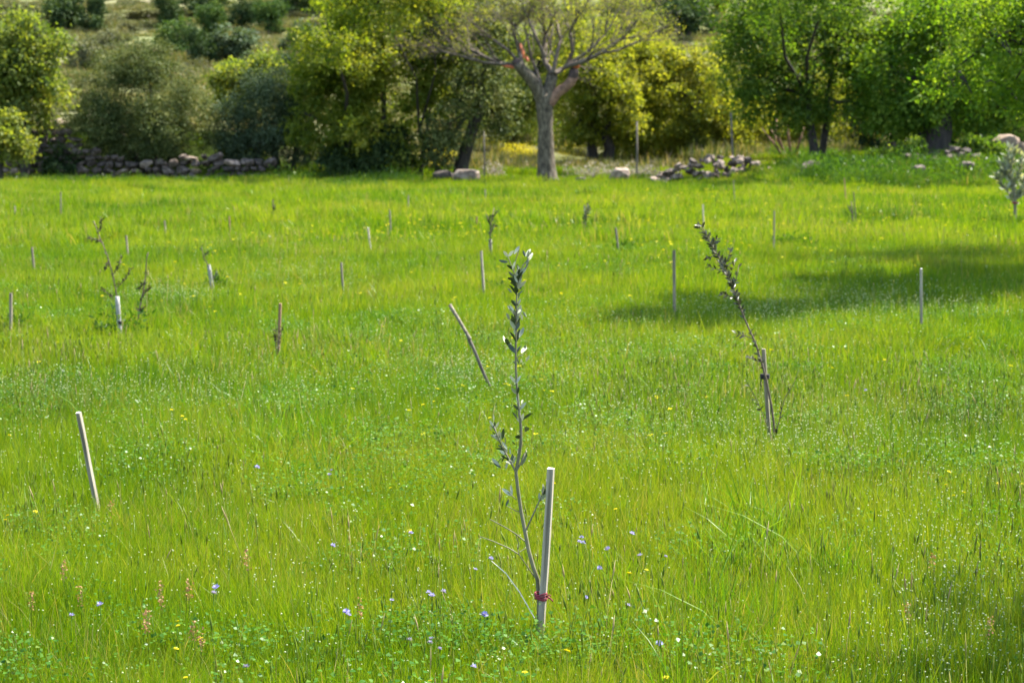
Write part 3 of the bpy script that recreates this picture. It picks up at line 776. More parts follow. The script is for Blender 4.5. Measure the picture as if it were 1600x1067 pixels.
tree('evergreen_bush', 'dark dense shrub mass at the foot of the biggest yellowing tree', 'bush', base_at(585, 70.4),
     [lob(560, 246, 44, 32, 70.0), lob(610, 244, 42, 34, 70.2), lob(585, 222, 46, 28, 70.4), lob(525, 250, 22, 24, 70.0)], 16000, 0.085, 0.3, M['dark_green'], M['bark_dark'], 60, [trunk_px([(585, 285), (585, 250)], [5, 3], 70.3)], GT, twigs=20)
# yellow hedgerow behind
for i, (lb, Y, bx, ls, n, mt, seed) in enumerate([
    ('sunlit yellow tree with twin dark trunks behind the pruned tree', 80, 927, [(930, 140, 52, 60), (905, 90, 46, 50), (960, 90, 52, 54), (890, 175, 30, 34), (975, 165, 36, 44), (940, 195, 40, 20), (885, 215, 40, 20), (965, 215, 40, 18)], 24000, 'bright_yellow_green', 41),
    ('pale yellow-green tree above the thin dark post', 83, 1010, [(1005, 130, 50, 64), (1030, 180, 46, 44), (1000, 75, 56, 40), (985, 200, 30, 26), (1010, 222, 60, 20)], 20000, 'bright_yellow_green', 42),
    ('yellow tree directly above the rubble heap', 81, 1085, [(1075, 150, 52, 64), (1110, 180, 44, 46), (1060, 205, 50, 30), (1100, 110, 44, 44), (1140, 200, 36, 34), (1090, 225, 80, 20)], 22000, 'bright_yellow_green', 43),
    ('yellow-olive tree seen under the green crowns', 84, 1205, [(1190, 160, 60, 60), (1230, 195, 50, 40), (1170, 205, 40, 34), (1290, 170, 60, 60), (1340, 190, 50, 46), (1210, 225, 60, 22), (1320, 225, 60, 22)], 22000, 'bright_yellow_green', 44),
    ('greenish tree filling the gap below the bare branches', 86, 800, [(800, 150, 50, 60), (840, 110, 50, 60), (775, 190, 40, 22), (860, 60, 60, 50), (770, 80, 50, 50), (850, 190, 40, 30)], 18000, 'olive_yellow', 45)]):
    tr = [trunk_px([(bx, 262), (bx - 2, 225), (bx + 3, 190), (bx, 160)], [9, 8, 7, 6], Y)]
    if i == 0: tr.append(trunk_px([(948, 262), (952, 232), (945, 210), (955, 165)], [10, 9, 8, 6], Y))
    tree('hedgerow_tree', lb, 'tree', base_at(bx, Y), [lob(*q, Y + random.uniform(-1, 1)) for q in ls], n, 0.11, 0.4, M[mt], M['bark_dark'], seed, tr, 'yellow trees of the hedgerow', twigs=50)
# bare lean stems below the green trees
sr = base_at(1235, 73)
bt = empty('bare_shrub', sr, 'leaning bare reddish stems beside the rubble heap', 'shrub')
mb = MB(); random.seed(9)
for (a, b), (c, d), (e, f) in [((1238, 262), (1222, 230), (1200, 195)), ((1240, 262), (1232, 215), (1228, 180)), ((1236, 262), (1210, 225), (1190, 200)), ((1236, 262), (1250, 220), (1258, 195)), ((1222, 230), (1212, 205), (1214, 185))]:
    mb.tube([P(a, b, 73) - sr, P(c, d, 73 + random.uniform(-.3, .3)) - sr, P(e, f, 73) - sr], [0.06, 0.045, 0.015], 5)
link('stems', mb.mesh('stems', [M['bark_red']]), bt)
tree('green_tree', 'green tree with two slim dark trunks above the weedy bank', 'tree', base_at(1275, 70),
     [lob(1200, 60, 68, 74, 70), lob(1275, 95, 76, 84, 70), lob(1195, 120, 56, 52, 69.6), lob(1325, 70, 66, 78, 70.4), lob(1262, 10, 90, 60, 70.6), lob(1240, 160, 66, 34, 69.8), lob(1310, 160, 50, 36, 70), lob(1170, 20, 50, 60, 70.5), lob(1215, -15, 80, 46, 63.5), lob(1290, -5, 70, 50, 65)],
     52000, 0.09, 0.42, M['mid_green'], M['bark_dark'], 51, [trunk_px([(1272, 270), (1272, 235), (1266, 195), (1262, 150)], [8, 7, 6, 5], 70), trunk_px([(1288, 270), (1286, 235), (1291, 195), (1292, 150)], [7, 6, 5, 4], 70.5)], GT, twigs=90)
tree('green_tree', 'bright green tree over the thick old trunk and shaded rocks', 'tree', base_at(1462, 68.5),
     [lob(1395, 110, 70, 84, 69), lob(1455, 50, 80, 80, 69.5), lob(1385, 180, 50, 36, 68.5), lob(1505, 130, 74, 70, 68.5), lob(1560, 165, 60, 46, 68), lob(1440, 165, 56, 40, 68.3), lob(1580, 90, 70, 70, 69), lob(1640, 120, 70, 80, 69), lob(1530, 20, 100, 60, 70)],
     56000, 0.10, 0.42, M['fresh_green'], M['bark_dark'], 52, [trunk_px([(1460, 275), (1460, 240), (1462, 205), (1466, 170), (1470, 130)], [32, 27, 25, 22, 14], 68.5)], GT, twigs=90)
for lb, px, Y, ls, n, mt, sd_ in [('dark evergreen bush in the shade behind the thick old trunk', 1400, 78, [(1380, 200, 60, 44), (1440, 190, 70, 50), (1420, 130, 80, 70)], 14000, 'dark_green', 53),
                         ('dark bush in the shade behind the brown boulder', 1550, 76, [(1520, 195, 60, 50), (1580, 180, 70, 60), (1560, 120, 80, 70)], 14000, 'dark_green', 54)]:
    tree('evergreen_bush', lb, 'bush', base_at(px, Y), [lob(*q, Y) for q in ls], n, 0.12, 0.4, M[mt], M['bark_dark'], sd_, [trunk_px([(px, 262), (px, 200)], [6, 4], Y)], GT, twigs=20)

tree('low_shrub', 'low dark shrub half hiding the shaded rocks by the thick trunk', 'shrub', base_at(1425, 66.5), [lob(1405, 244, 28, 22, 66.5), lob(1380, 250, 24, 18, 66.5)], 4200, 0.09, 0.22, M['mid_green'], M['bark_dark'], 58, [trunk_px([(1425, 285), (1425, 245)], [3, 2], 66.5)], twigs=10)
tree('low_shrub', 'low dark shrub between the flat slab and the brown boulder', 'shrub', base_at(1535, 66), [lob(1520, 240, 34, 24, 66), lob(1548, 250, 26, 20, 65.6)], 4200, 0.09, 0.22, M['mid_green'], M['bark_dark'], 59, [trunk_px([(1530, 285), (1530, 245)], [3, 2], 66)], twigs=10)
# nearer tree off the right edge whose branches hang into the picture and whose crown shades the meadow
tr_base = Vector((11.0, 30.5, float(gz(11.0, 30.5))))
tree('overhanging_tree', 'nearer fresh green tree whose branches hang in at the top right corner', 'tree', tr_base,
     [(10.4, 30.2, 4.4, 2.2, 2.0, 1.3), (7.9, 28.9, 4.0, 1.5, 1.5, 1.1), (6.9, 29.0, 3.3, 1.1, 1.2, 0.8), (8.3, 29.3, 3.1, 1.1, 1.2, 0.9), (5.9, 28.8, 3.75, 0.8, 0.9, 0.45), (7.3, 29.4, 2.5, 0.7, 0.8, 0.45), (6.5, 29.2, 2.75, 0.6, 0.7, 0.35), (8.0, 29.6, 2.35, 0.6, 0.7, 0.4)],
     30000, 0.052, 0.30, M['fresh_green'], M['bark_dark'], 55,
     [([(11.0, 30.5, -0.1), (10.9, 30.5, 1.2), (10.7, 30.4, 2.4), (10.3, 30.2, 3.6)], [0.30, 0.24, 0.2, 0.16]),
      ([(10.3, 30.2, 3.5), (8.9, 29.3, 3.95), (7.7, 28.8, 3.6), (6.9, 28.9, 3.2), (6.4, 29.0, 2.8)], [0.10, 0.06, 0.04, 0.028, 0.010]),
      ([(8.2, 29.0, 3.75), (7.6, 28.9, 3.2), (7.3, 29.2, 2.6)], [0.03, 0.02, 0.008])], None, twigs=110, shell=0.85)
tb_ = Vector((9.6, 24.6, float(gz(9.6, 24.6))))
tree('overhanging_tree', 'spreading tree beside the field whose crown throws the long shadow over the meadow', 'tree', tb_,
     [(9.6, 26.0, 5.6, 3.2, 1.9, 1.2), (7.2, 24.2, 5.2, 2.0, 1.6, 0.8), (5.3, 22.2, 5.0, 1.5, 1.2, 0.6), (4.5, 20.9, 4.9, 1.0, 0.8, 0.5), (12.4, 26.8, 5.8, 2.6, 2.2, 1.2)],
     76000, 0.11, 0.30, M['fresh_green'], M['bark_dark'], 57,
     [([(9.6, 24.6, -0.1), (9.5, 24.6, 1.2), (9.4, 24.8, 2.4), (9.3, 25.0, 3.8)], [0.30, 0.24, 0.2, 0.16]),
      ([(9.3, 25.0, 3.7), (7.4, 24.0, 4.7), (5.6, 22.3, 4.9), (4.4, 20.8, 4.9)], [0.13, 0.09, 0.06, 0.02])], None, twigs=60, shell=0.85)
nb = Vector((5.2, 8.6, float(gz(5.2, 8.6))))
tree('overhanging_tree', 'tree standing beside the camera that shades the clover corner', 'tree', nb,
     [(5.0, 8.9, 4.2, 1.2, 0.9, 0.7), (5.9, 8.8, 4.9, 1.4, 1.2, 0.9), (5.2, 8.0, 5.0, 1.0, 1.0, 0.7), (4.3, 8.2, 4.3, 0.7, 0.6, 0.5)], 7500, 0.08, 0.34, M['fresh_green'], M['bark_grey'], 56,
     [([(5.2, 8.6, -0.1), (5.2, 8.6, 1.4), (5.15, 8.7, 2.8), (5.1, 8.8, 3.8)], [0.17, 0.13, 0.11, 0.08])], None, twigs=50, shell=0.8)

# ------------------------------------------------------------------ the pruned tree in the middle
Y0 = 66.5; K0 = Y0 / F
pb_ = base_at(855, Y0)
pt = empty('pruned_tree', pb_, 'pruned tree with grey forked trunk, fine bare twigs and orange-red cut wounds', 'tree', GT)
random.seed(77)
def q0(px, py, dy=0.0): return P(px, py, Y0 + dy) - pb_
tk = MB(); lb_ = MB()
tk.tube([q0(856, 290), q0(855, 278), q0(854, 262), q0(853, 235), q0(852, 200), q0(851, 172), q0(850, 155), q0(851, 146)], [a * K0 for a in (22, 17, 14, 13, 12.4, 12.4, 13.4, 10.5)], 14, wob=0.07)
LIMBS = [([(848, 160), (838, 136), (826, 120), (814, 108), (808, 99)], [11, 10, 9, 8, 8.5], -0.3),
         ([(854, 155), (860, 132), (864, 114)], [10.5, 9, 8], 0.3)]
for pts, rad, dy in LIMBS:
    tk.tube([q0(a, b, dy * i / 3) for i, (a, b) in enumerate(pts)], [a * K0 for a in rad], 10, wob=0.08)
link('trunk', tk.mesh('trunk', [M['bark_grey']]), pt)
cb = MB(); cb.tube([q0(858, 162), q0(870, 146), q0(884, 136), q0(892, 128), q0(896, 119)], [a * K0 for a in (9, 8, 7.5, 7.5, 7)], 9, wob=0.1)
tag(link('cut_limb', cb.mesh('cut_limb', [M['bark_red']]), pt), 'reddish sawn-off limb')
c2 = MB(); c2.tube([q0(895, 122), q0(897, 112), q0(898, 107)], [7.6 * K0, 7.8 * K0, 5 * K0], 9, wob=0.1)
c2.tube([q0(812, 103, -.3), q0(805, 97, -.3), q0(803, 94, -.3)], [7.2 * K0, 7.6 * K0, 5 * K0], 9, wob=0.1)
tag(link('cut_stub', c2.mesh('cut_stub', [M['cut']]), pt), 'dark dead cut stub')
op = MB()
op.tube([q0(890, 102), q0(897, 103), q0(906, 103)], [3 * K0, 5.5 * K0, 3 * K0], 8, wob=0.25)
op.tube([q0(893, 97), q0(899, 99), q0(903, 106)], [3 * K0, 4.5 * K0, 3 * K0], 8, wob=0.25)
op.tube([q0(818, 92), q0(815, 80), q0(812, 68)], [3.2 * K0, 3.6 * K0, 2.2 * K0], 7, wob=0.25)
op.tube([q0(825, 96), q0(822, 88)], [2.6 * K0, 2 * K0], 6, wob=0.25)
op.tube([q0(806, 106), q0(790, 103.5), q0(772, 98)], [2.6 * K0, 2.6 * K0, 1.6 * K0], 6, wob=0.2)
tag(link('wound_paint', op.mesh('wound_paint', [M['orange_paint']]), pt), 'orange-red painted pruning wounds')
LEAFP = []
def grow(mb, p, d, length, rad, depth):
    n = 3; pts = [p]
    for i in range(n):
        d = (d + Vector((random.gauss(0, .16), random.gauss(0, .16), random.gauss(0.03, .13)))).normalized()
        pts.append(pts[-1] + d * length / n)
    mb.tube(pts, [rad * (1 - 0.5 * i / n) for i in range(n + 1)], 5 if rad > 0.02 else 3)
    if depth <= 2: LEAFP.extend(pts[1:])
    if depth == 0: return
    for i in range(random.choice((2, 3, 3)) + (1 if depth > 2 else 0)):
        at = random.choice(pts[1:]) if i else pts[-1]
        side = Vector((random.gauss(0, 1), random.gauss(0, 1), random.gauss(0.2, .7))).normalized()
        grow(mb, at, (d + side * random.uniform(0.4, 0.85)).normalized(), length * random.uniform(0.55, 0.85), max(0.0055, rad * random.uniform(0.42, 0.6)), depth - 1)
BR = [([(808, 104), (785, 100), (762, 92), (735, 78)], 4.0), ([(818, 108), (812, 85), (806, 62), (800, 45)], 3.6), ([(812, 100), (795, 80), (770, 62)], 3.0),
      ([(864, 116), (853, 100), (848, 82), (852, 55)], 4.6), ([(864, 114), (868, 92), (876, 62), (870, 35)], 3.6), ([(866, 115), (886, 104), (895, 80), (891, 50)], 4.2),
      ([(884, 105), (915, 95), (945, 80), (970, 62)], 4.2), ([(890, 100), (920, 80), (945, 55)], 3.0), ([(852, 90), (838, 60), (825, 30)], 3.0), ([(845, 130), (830, 90), (822, 50)], 2.6),
      ([(790, 101), (755, 98), (720, 88), (690, 80)], 2.8), ([(935, 84), (965, 80), (995, 66)], 2.4)]
for pts, rp in BR:
    dys = [0] + list(np.cumsum([random.uniform(-.6, .6) for _ in pts[1:]]))
    w = [q0(a, b, dy) for (a, b), dy in zip(pts, dys)]
    lb_.tube(w, [rp * K0 * (1 - 0.55 * i / len(w)) for i in range(len(w))], 7, wob=0.08)
    for j in range(1, len(w)):
        d = (w[j] - w[j - 1]).normalized()
        for _ in range(2 if j < len(w) - 1 else 4):
            side = Vector((random.gauss(0, 1), random.gauss(0, 1), random.gauss(.35, .6))).normalized()
            grow(lb_, w[j], (d + side * 0.75).normalized(), random.uniform(0.7, 1.15), rp * K0 * 0.36, 3)
link('branches', lb_.mesh('branches', [M['twig']]), pt)
rg = np.random.default_rng(5)
lp = np.array([tuple(a) for a in LEAFP]); n = 10000
pp = lp[rg.integers(0, len(lp), n)] + rg.normal(size=(n, 3)) * 0.06
V, Q, v = leaves(pp, rg.normal(size=(n, 3)), rg.normal(size=(n, 3)) + np.array([0, 0, .5]), rg.uniform(.035, .085, n), rg.uniform(.012, .03, n), rg.random(n))
link('crown', mk_mesh('crown', V, [Q], v, [M['bright_yellow_green']]), pt)

# thin posts standing at the field edge
def post(name, px, y0, y1, wpx, Y, mat, label, lean=0):
    a = P(px + lean, y0, Y); b = P(px, y1, Y); b.z = float(gz(b.x, Y)) - 0.05
    mb = MB(); k = wpx * Y / F / 2
    m = (a + b) / 2 + Vector((0.01, 0, 0))
    mb.tube([Vector(), m - b, a - b], [k, k * 0.95, k * 0.85], 6)
    o = link(name, mb.mesh(name, [M[mat]]), None, b)
    tag(o, label, 'post', 'old posts at the field edge')
post('fence_post', 995, 190, 282, 3.4, 69.5, 'stake_dark', 'thin dark upright post between pruned tree and rubble heap')
post('fence_post', 1146, 176, 275, 3.4, 68.3, 'stake_dark', 'thin dark post rising behind the rubble heap', -4)
post('fence_post', 757, 204, 280, 2.8, 69.2, 'stake_dark', 'thin dark post standing left of the pruned trunk', -1)

# ------------------------------------------------------------------ bushes dotted over the hillside
hb = []
for k_ in range(4):
    rg = np.random.default_rng(90 + k_)
    lobes = [(0, 0, 0.55, 0.42, 0.42, 0.42)] + [(rg.uniform(-.42, .42), rg.uniform(-.35, .35), rg.uniform(.2, .85), rg.uniform(.14, .3), .24, rg.uniform(.14, .26)) for _ in range(9)]
    hb.append(lobes)
HM = {}
def hill_bush(px, py, wpx, hpx, mat, kv, label):
    b = G(px, py, 0.0)
    k = b.y / F
    root = empty('hill_bush', b, label, 'bush', 'bushes dotted over the hillside')
    key = (kv, mat)
    if key not in HM:
        c, _ = crown_mesh('crown', hb[kv], 5200, 0.062, 0.10, M[mat], 200 + kv, per=26)
        t = MB(); t.tube([(0, 0, -0.05), (0.02, 0, 0.25), (0, 0, 0.55)], [0.05, 0.04, 0.02], 6)
        HM[key] = (c, t.mesh('trunk', [M['bark_dark']]))
    c = link('crown', HM[key][0], root); t = link('trunk', HM[key][1], root)
    root.scale = (wpx * k * 1.2, wpx * k * 1.2, hpx * k * 1.12)
    root.rotation_euler = (0, 0, random.uniform(0, 6.28))
HB = [(101, 55, 66, 62, 'dark_green', 'large dark bush alone on the dry slope'), (151, 51, 26, 50, 'dark_green', 'narrow dark bush beside the large one on the dry slope'),
      (263, 47, 34, 52, 'dark_green', 'tall dark bush standing above the bright green bush'), (277, 93, 54, 58, 'hill_green', 'bright green bush on the slope above the round bush'),
      (314, 26, 56, 36, 'dark_green', 'dark bush high on the slope above two others'), (331, 60, 44, 46, 'hill_green', 'middle green bush of the slope cluster'),
      (314, 110, 40, 58, 'dark_green', 'lowest dark bush of the slope cluster'), (366, 93, 72, 48, 'grey_green', 'widest grey-green bush on the slope'),
      (378, 46, 40, 44, 'dark_green', 'small dark bush above the grey-green one'), (420, 56, 44, 48, 'hill_green', 'green bush high on the slope near the big yellowing tree'),
      (462, 26, 56, 34, 'dark_green', 'highest dark bush beside the big yellowing tree'), (475, 84, 40, 46, 'grey_green', 'pale bush half hidden by the big yellowing tree'),
      (1075, 62, 84, 66, 'dark_green', 'dark round bush on the slope above the yellow hedgerow'), (1030, 30, 50, 36, 'grey_green', 'pale bush behind the tips of the bare branches'),
      (175, 86, 46, 36, 'scrub', 'greyish low bush above the round bush'), (128, 120, 50, 56, 'scrub', 'pale grey bush between edge tree and round bush'),
      (205, 58, 30, 20, 'scrub', 'low dry bush below the hillside terrace line'), (1120, 30, 40, 36, 'yellow_green', 'yellow bush beside the dark round slope bush'),
      (970, 40, 60, 44, 'olive_yellow', 'olive bush glimpsed between bare branches'), (30, 40, 50, 34, 'scrub', 'dry bush above the edge tree'), (520, 20, 60, 50, 'grey_green', 'grey bush behind the top of the yellowing tree'),
      (420, 130, 60, 40, 'grey_green', 'grey-green bush behind the yellow-green treetop'), (232, 32, 60, 14, 'scrub', 'flat dry shrub along the terrace')]
for i, (px, py, w_, h_, mt, lb) in enumerate(HB): hill_bush(px, py, w_, h_, mt, i % 4, lb)

# ------------------------------------------------------------------ stakes
GS = 'wooden stakes set out over the field'
def stake_mesh(L, w, mat, split=False, seed=0):
    rg = random.Random(seed)
    bm = bmesh.new()
    n = 7; rings = []
    for i in range(n + 1):
        t = i / n; z = -0.15 + t * (L + 0.15)
        ox, oy = rg.uniform(-.03, .03) * w, rg.uniform(-.03, .03) * w
        k = w / 2 * (1 + rg.uniform(-.03, .03)); c = k * 0.82
        ring = []
        for (a, b) in ((-1, -.92), (-.92, -1), (.92, -1), (1, -.92), (1, .92), (.92, 1), (-.92, 1), (-1, .92)):
            zz = z + (rg.uniform(-.12, .12) * w if i == n else 0)
            ring.append(bm.verts.new((a * k + ox, b * k * 0.85 + oy, zz)))
        rings.append(ring)
    for i in range(n):
        for j in range(8):
            bm.faces.new((rings[i][j], rings[i][(j + 1) % 8], rings[i + 1][(j + 1) % 8], rings[i + 1][j]))
    f = bm.faces.new(rings[-1]); f.material_index = 1
    bm.faces.new(list(reversed(rings[0])))
    me = bpy.data.meshes.new('stake'); bm.to_mesh(me); bm.free()
    me.materials.append(M[mat]); me.materials.append(M['stake_cut' if mat == 'stake' else mat])
    return me
def stake_frame(xt, yt, xb, yb, h=0.13):
    b = G(xb, yb, h)
    t = P(xt, yt, b.y)
    # the visible foot lies h above the ground on the same line
    foot = P(xb, yb, b.y); d = (t - foot).normalized()
    base = foot - d * (h / max(0.3, d.z))
    return base, d, (t - base).length
def stake(xt, yt, xb, yb, label, mat='stake', w=0.038, h=0.13, rz=-0.3, name='wooden_stake', seed=0, group=GS):
    base, d, L = stake_frame(xt, yt, xb, yb, h)
    me = stake_mesh(L, w * 0.78, mat, seed=seed)
    o = link(name, me, None, base)
    o.rotation_mode = 'QUATERNION'
    o.rotation_quaternion = d.to_track_quat('Z', 'Y') @ Quaternion((0, 0, 1), rz)
    tag(o, label, 'stake', group)
    return o, base, d, L

main_stake, sb_, sd__, sL = stake(861, 731, 846, 976, 'nearest stake with bright sawn top, tied to the olive sapling', w=0.036, rz=-0.24, seed=1)
ST = [(123, 644, 150, 782, 'bare pale stake leaning in open grass, second largest after the olive sapling stake', 'stake', 0.030),
      (438, 474, 435, 553, 'brown-topped stake with a small dying sapling against it', 'stake_brown', 0.032),
      (17, 458, 17, 516, 'weathered stake at the frame edge beside a green weed clump', 'stake', 0.034),
      (533, 410, 536, 452, 'short pale stake alone right of the bent sapling', 'stake', 0.032),
      (752, 392, 756, 456, 'pale stake just behind the top of the olive sapling', 'stake', 0.034),
      (1053, 391, 1054, 492, 'tallest bare upright stake left of the leaning dark sapling', 'stake', 0.036),
      (1439, 420, 1440, 513, 'upright stake at the near edge of the tree shadow', 'stake', 0.034),
      (1210, 330, 1209, 388, 'grey upright stake with green weeds at its foot', 'stake', 0.034),
      (1098, 320, 1100, 360, 'pale stake rising above the tip of the leaning dark sapling', 'stake', 0.034),
      (1146, 282, 1148, 317, 'stake in the tree shade straight below the rubble heap', 'stake', 0.034),
      (1319, 279, 1322, 318, 'brownish stake before the weedy bank', 'stake_brown', 0.034),
      (1334, 300, 1338, 352, 'pale crooked stake in front of the weedy bank', 'stake', 0.034),
      (575, 356, 579, 391, 'small pale stake tilted left of the tiny far sapling', 'stake', 0.036),
      (609, 328, 611, 366, 'thin far stake with a dark foot', 'stake', 0.032),
      (638, 305, 638, 326, 'tiny pale stake below the dark base of the big yellowing tree', 'stake', 0.04),
      (50, 386, 53, 421, 'pale bluish stake at the far left of the open field', 'stake', 0.034),
      (257, 345, 259, 366, 'small pale stake far behind the twin-stemmed sapling', 'stake', 0.036),
      (913, 320, 915, 361, 'far stake carrying a thin leafy sapling', 'stake', 0.032),
      (23, 322, 24, 338, 'tiny pale stake at the far left below the edge tree', 'stake', 0.04),
      (95, 300, 95, 340, 'faint far stake near the foot of the stone wall', 'stake', 0.03),
      (197, 368, 200, 400, 'faint grey stake behind the twin-stemmed sapling', 'stake', 0.034),
      (358, 338, 360, 366, 'faint brownish stake in pale far grass', 'stake_brown', 0.03),
      (758, 296, 759, 320, 'far stake below the pale dead stalks', 'stake', 0.034),
      (962, 356, 967, 396, 'dark weathered stake left of the tallest bare stake', 'stake_dark', 0.034),
      (745, 338, 745, 361, 'faint reddish stake beside the dark far sapling', 'stake_brown', 0.03)]
for i, s in enumerate(ST): stake(*s[:5], mat='stake_dull' if s[5] == 'stake' and i not in (0, 4, 6, 8, 12) else s[5], w=s[6], rz=random.uniform(-.5, -.1), seed=i + 10)

# the broken, steeply leaning stake: two pieces hinged at the split
root_b, d_b, L_b = stake_frame(703, 476, 767, 608)
bk = empty('broken_stake', root_b, 'broken stake leaning steeply with a dark split halfway up', 'stake', GS)
j = P(731, 524, root_b.y) - root_b; foot = P(767, 608, root_b.y) - root_b; top = P(703, 476, root_b.y + 0.1) - root_b
dd = (j - foot).normalized(); start = foot - dd * 0.22
def sliver(a, b, w0, w1, mat, nm, par):
    mb = MB(); n = 5
    mb.tube([a.lerp(b, i / n) + Vector((random.uniform(-.002, .002), 0, 0)) for i in range(n + 1)], [w0 + (w1 - w0) * i / n for i in range(n + 1)], 5, wob=0.08)
    return link(nm, mb.mesh(nm, [M[mat]], False), par)
sliver(start, j + dd * 0.03, 0.014, 0.012, 'stake_dark', 'lower_piece', bk)
sliver(j - (top - j).normalized() * 0.03 + Vector((0.004, -0.006, 0)), top, 0.012, 0.014, 'stake_dull', 'upper_piece', bk)
tag(bk.children[0], 'dark weathered lower half')
sliver(j + Vector((-0.012, -0.01, 0.03)), j + Vector((0.016, -0.012, -0.09)), 0.007, 0.002, 'stake_dark', 'splinter', bk)

# ------------------------------------------------------------------ olive leaves (shared meshes, unit length along +X)
def leaf_unit(seed, mat='olive_leaf'):
    rg = random.Random(seed)
    prof = [(0, .02), (.12, .055), (.35, .10), (.6, .105), (.82, .07), (1, 0)]
    cv = rg.uniform(-.22, .22); fold = rg.uniform(.25, .5)
    bm = bmesh.new(); rows = []
    for t, w in prof:
        z = cv * t * t
        if w == 0: rows.append([bm.verts.new((t, 0, z))])
        else: rows.append([bm.verts.new((t, -w, z + w * fold)), bm.verts.new((t, 0, z)), bm.verts.new((t, w, z + w * fold))])
    for a, b in zip(rows, rows[1:]):
        if len(b) == 3:
            bm.faces.new((a[0], a[1], b[1], b[0])); bm.faces.new((a[1], a[2], b[2], b[1]))
        else:
            bm.faces.new((a[0], a[1], b[0])); bm.faces.new((a[1], a[2], b[0]))
    for f in bm.faces: f.smooth = True
    me = bpy.data.meshes.new('leaf'); bm.to_mesh(me); bm.free()
    me.materials.append(M[mat])
    return me
LEAF = [leaf_unit(i) for i in range(5)]
LEAF_DARK = [leaf_unit(i, 'olive_leaf_dark') for i in range(5)]
def put_leaf(parent, a, b, fat=1.0, src=None):
    d = b - a; L = d.length
    if L < 1e-4: return
    x = d.normalized(); up = Vector((random.gauss(0, .45), random.choice((-1, 1)) * random.uniform(.7, 1.4), random.gauss(.3, .4)))
    z = (up - x * up.dot(x))
    z = z.normalized() if z.length > 1e-3 else x.orthogonal().normalized()
    y = z.cross(x)
    o = link('leaf', random.choice(src or LEAF), parent)
    o.matrix_local = Matrix.Translation(a) @ Matrix((x, y, z)).transposed().to_4x4() @ Matrix.Diagonal((L, L * fat, L, 1))
    return o

# ------------------------------------------------------------------ the main olive sapling
random.seed(101)
SY = sb_.y + 0.02
sap_base = P(842, 976, SY); sap_base.z = float(gz(sap_base.x, SY))
sap = empty('olive_sapling', sap_base, 'tall thin young olive sapling with silvery leaves tied to the nearest stake', 'sapling', 'young saplings in the field')
def s0(px, py, dy=0.0): return P(px, py, SY + dy) - sap_base
kpx = SY / F
mb = MB()
main = [(842, 1005), (842, 972), (842.5, 935), (840, 905), (833, 885), (826, 860), (820, 828), (814, 798), (809, 762), (806, 737), (811, 712), (814, 690), (814, 668), (811, 642), (808, 610), (806, 575), (806, 540), (806.5, 505), (807, 475), (808, 448), (810, 430)]
rr = np.interp(np.arange(len(main)), [0, 7, 14, 20], [3.9, 2.9, 1.9, 0.9])
pts = [s0(a, b, 0.01 * math.sin(i)) for i, (a, b) in enumerate(main)]
pts[0].z = -0.05
mb.tube(pts, [r_ * kpx for r_ in rr], 8, wob=0.04)
side = [([(809, 442), (803, 425), (798, 412), (793, 400)], 1.1), ([(803, 425), (806, 405), (811, 390)], .8), ([(810, 432), (817, 415), (823, 408), (827, 398)], 1.1), ([(810, 440), (818, 425), (825, 412), (828, 402)], .9),
        ([(806, 737), (797, 720), (787, 702), (779, 685), (772, 666)], 1.7), ([(790, 708), (783, 716), (778, 722)], .8), ([(787, 702), (790, 690), (786, 668)], .8), ([(807, 735), (814, 724), (819, 712), (823, 704)], 1.5),
        ([(822, 828), (832, 806), (841, 786), (850, 766)], 1.5), ([(843, 783), (850, 776), (856, 764)], .9), ([(850, 766), (854, 756), (853, 748)], .8),
        ([(821, 846), (806, 834), (790, 824), (766, 811)], 1.1), ([(806, 834), (811, 852), (809, 858)], .9), ([(836, 902), (823, 883), (811, 866), (808, 850)], 1.0), ([(811, 866), (795, 856), (770, 845), (750, 838)], 1.1), ([(812, 862), (818, 858), (822, 856)], .8),
        ([(806, 780), (798, 772), (786, 763)], .9), ([(814, 800), (806, 798), (792, 790)], .8), ([(807, 560), (812, 556), (818, 553)], .8), ([(806, 600), (800, 604), (798, 600)], .7)]
for sp, rp in side:
    w = [s0(a, b, random.uniform(-.02, .02) * (i > 0)) for i, (a, b) in enumerate(sp)]
    mb.tube(w, [rp * kpx * (1 - .5 * i / len(w)) for i in range(len(w))], 5)
link('stem', mb.mesh('stem', [M['stem_olive']]), sap)
A2 = (740, 370); A3 = (740, 620); q = 5.336
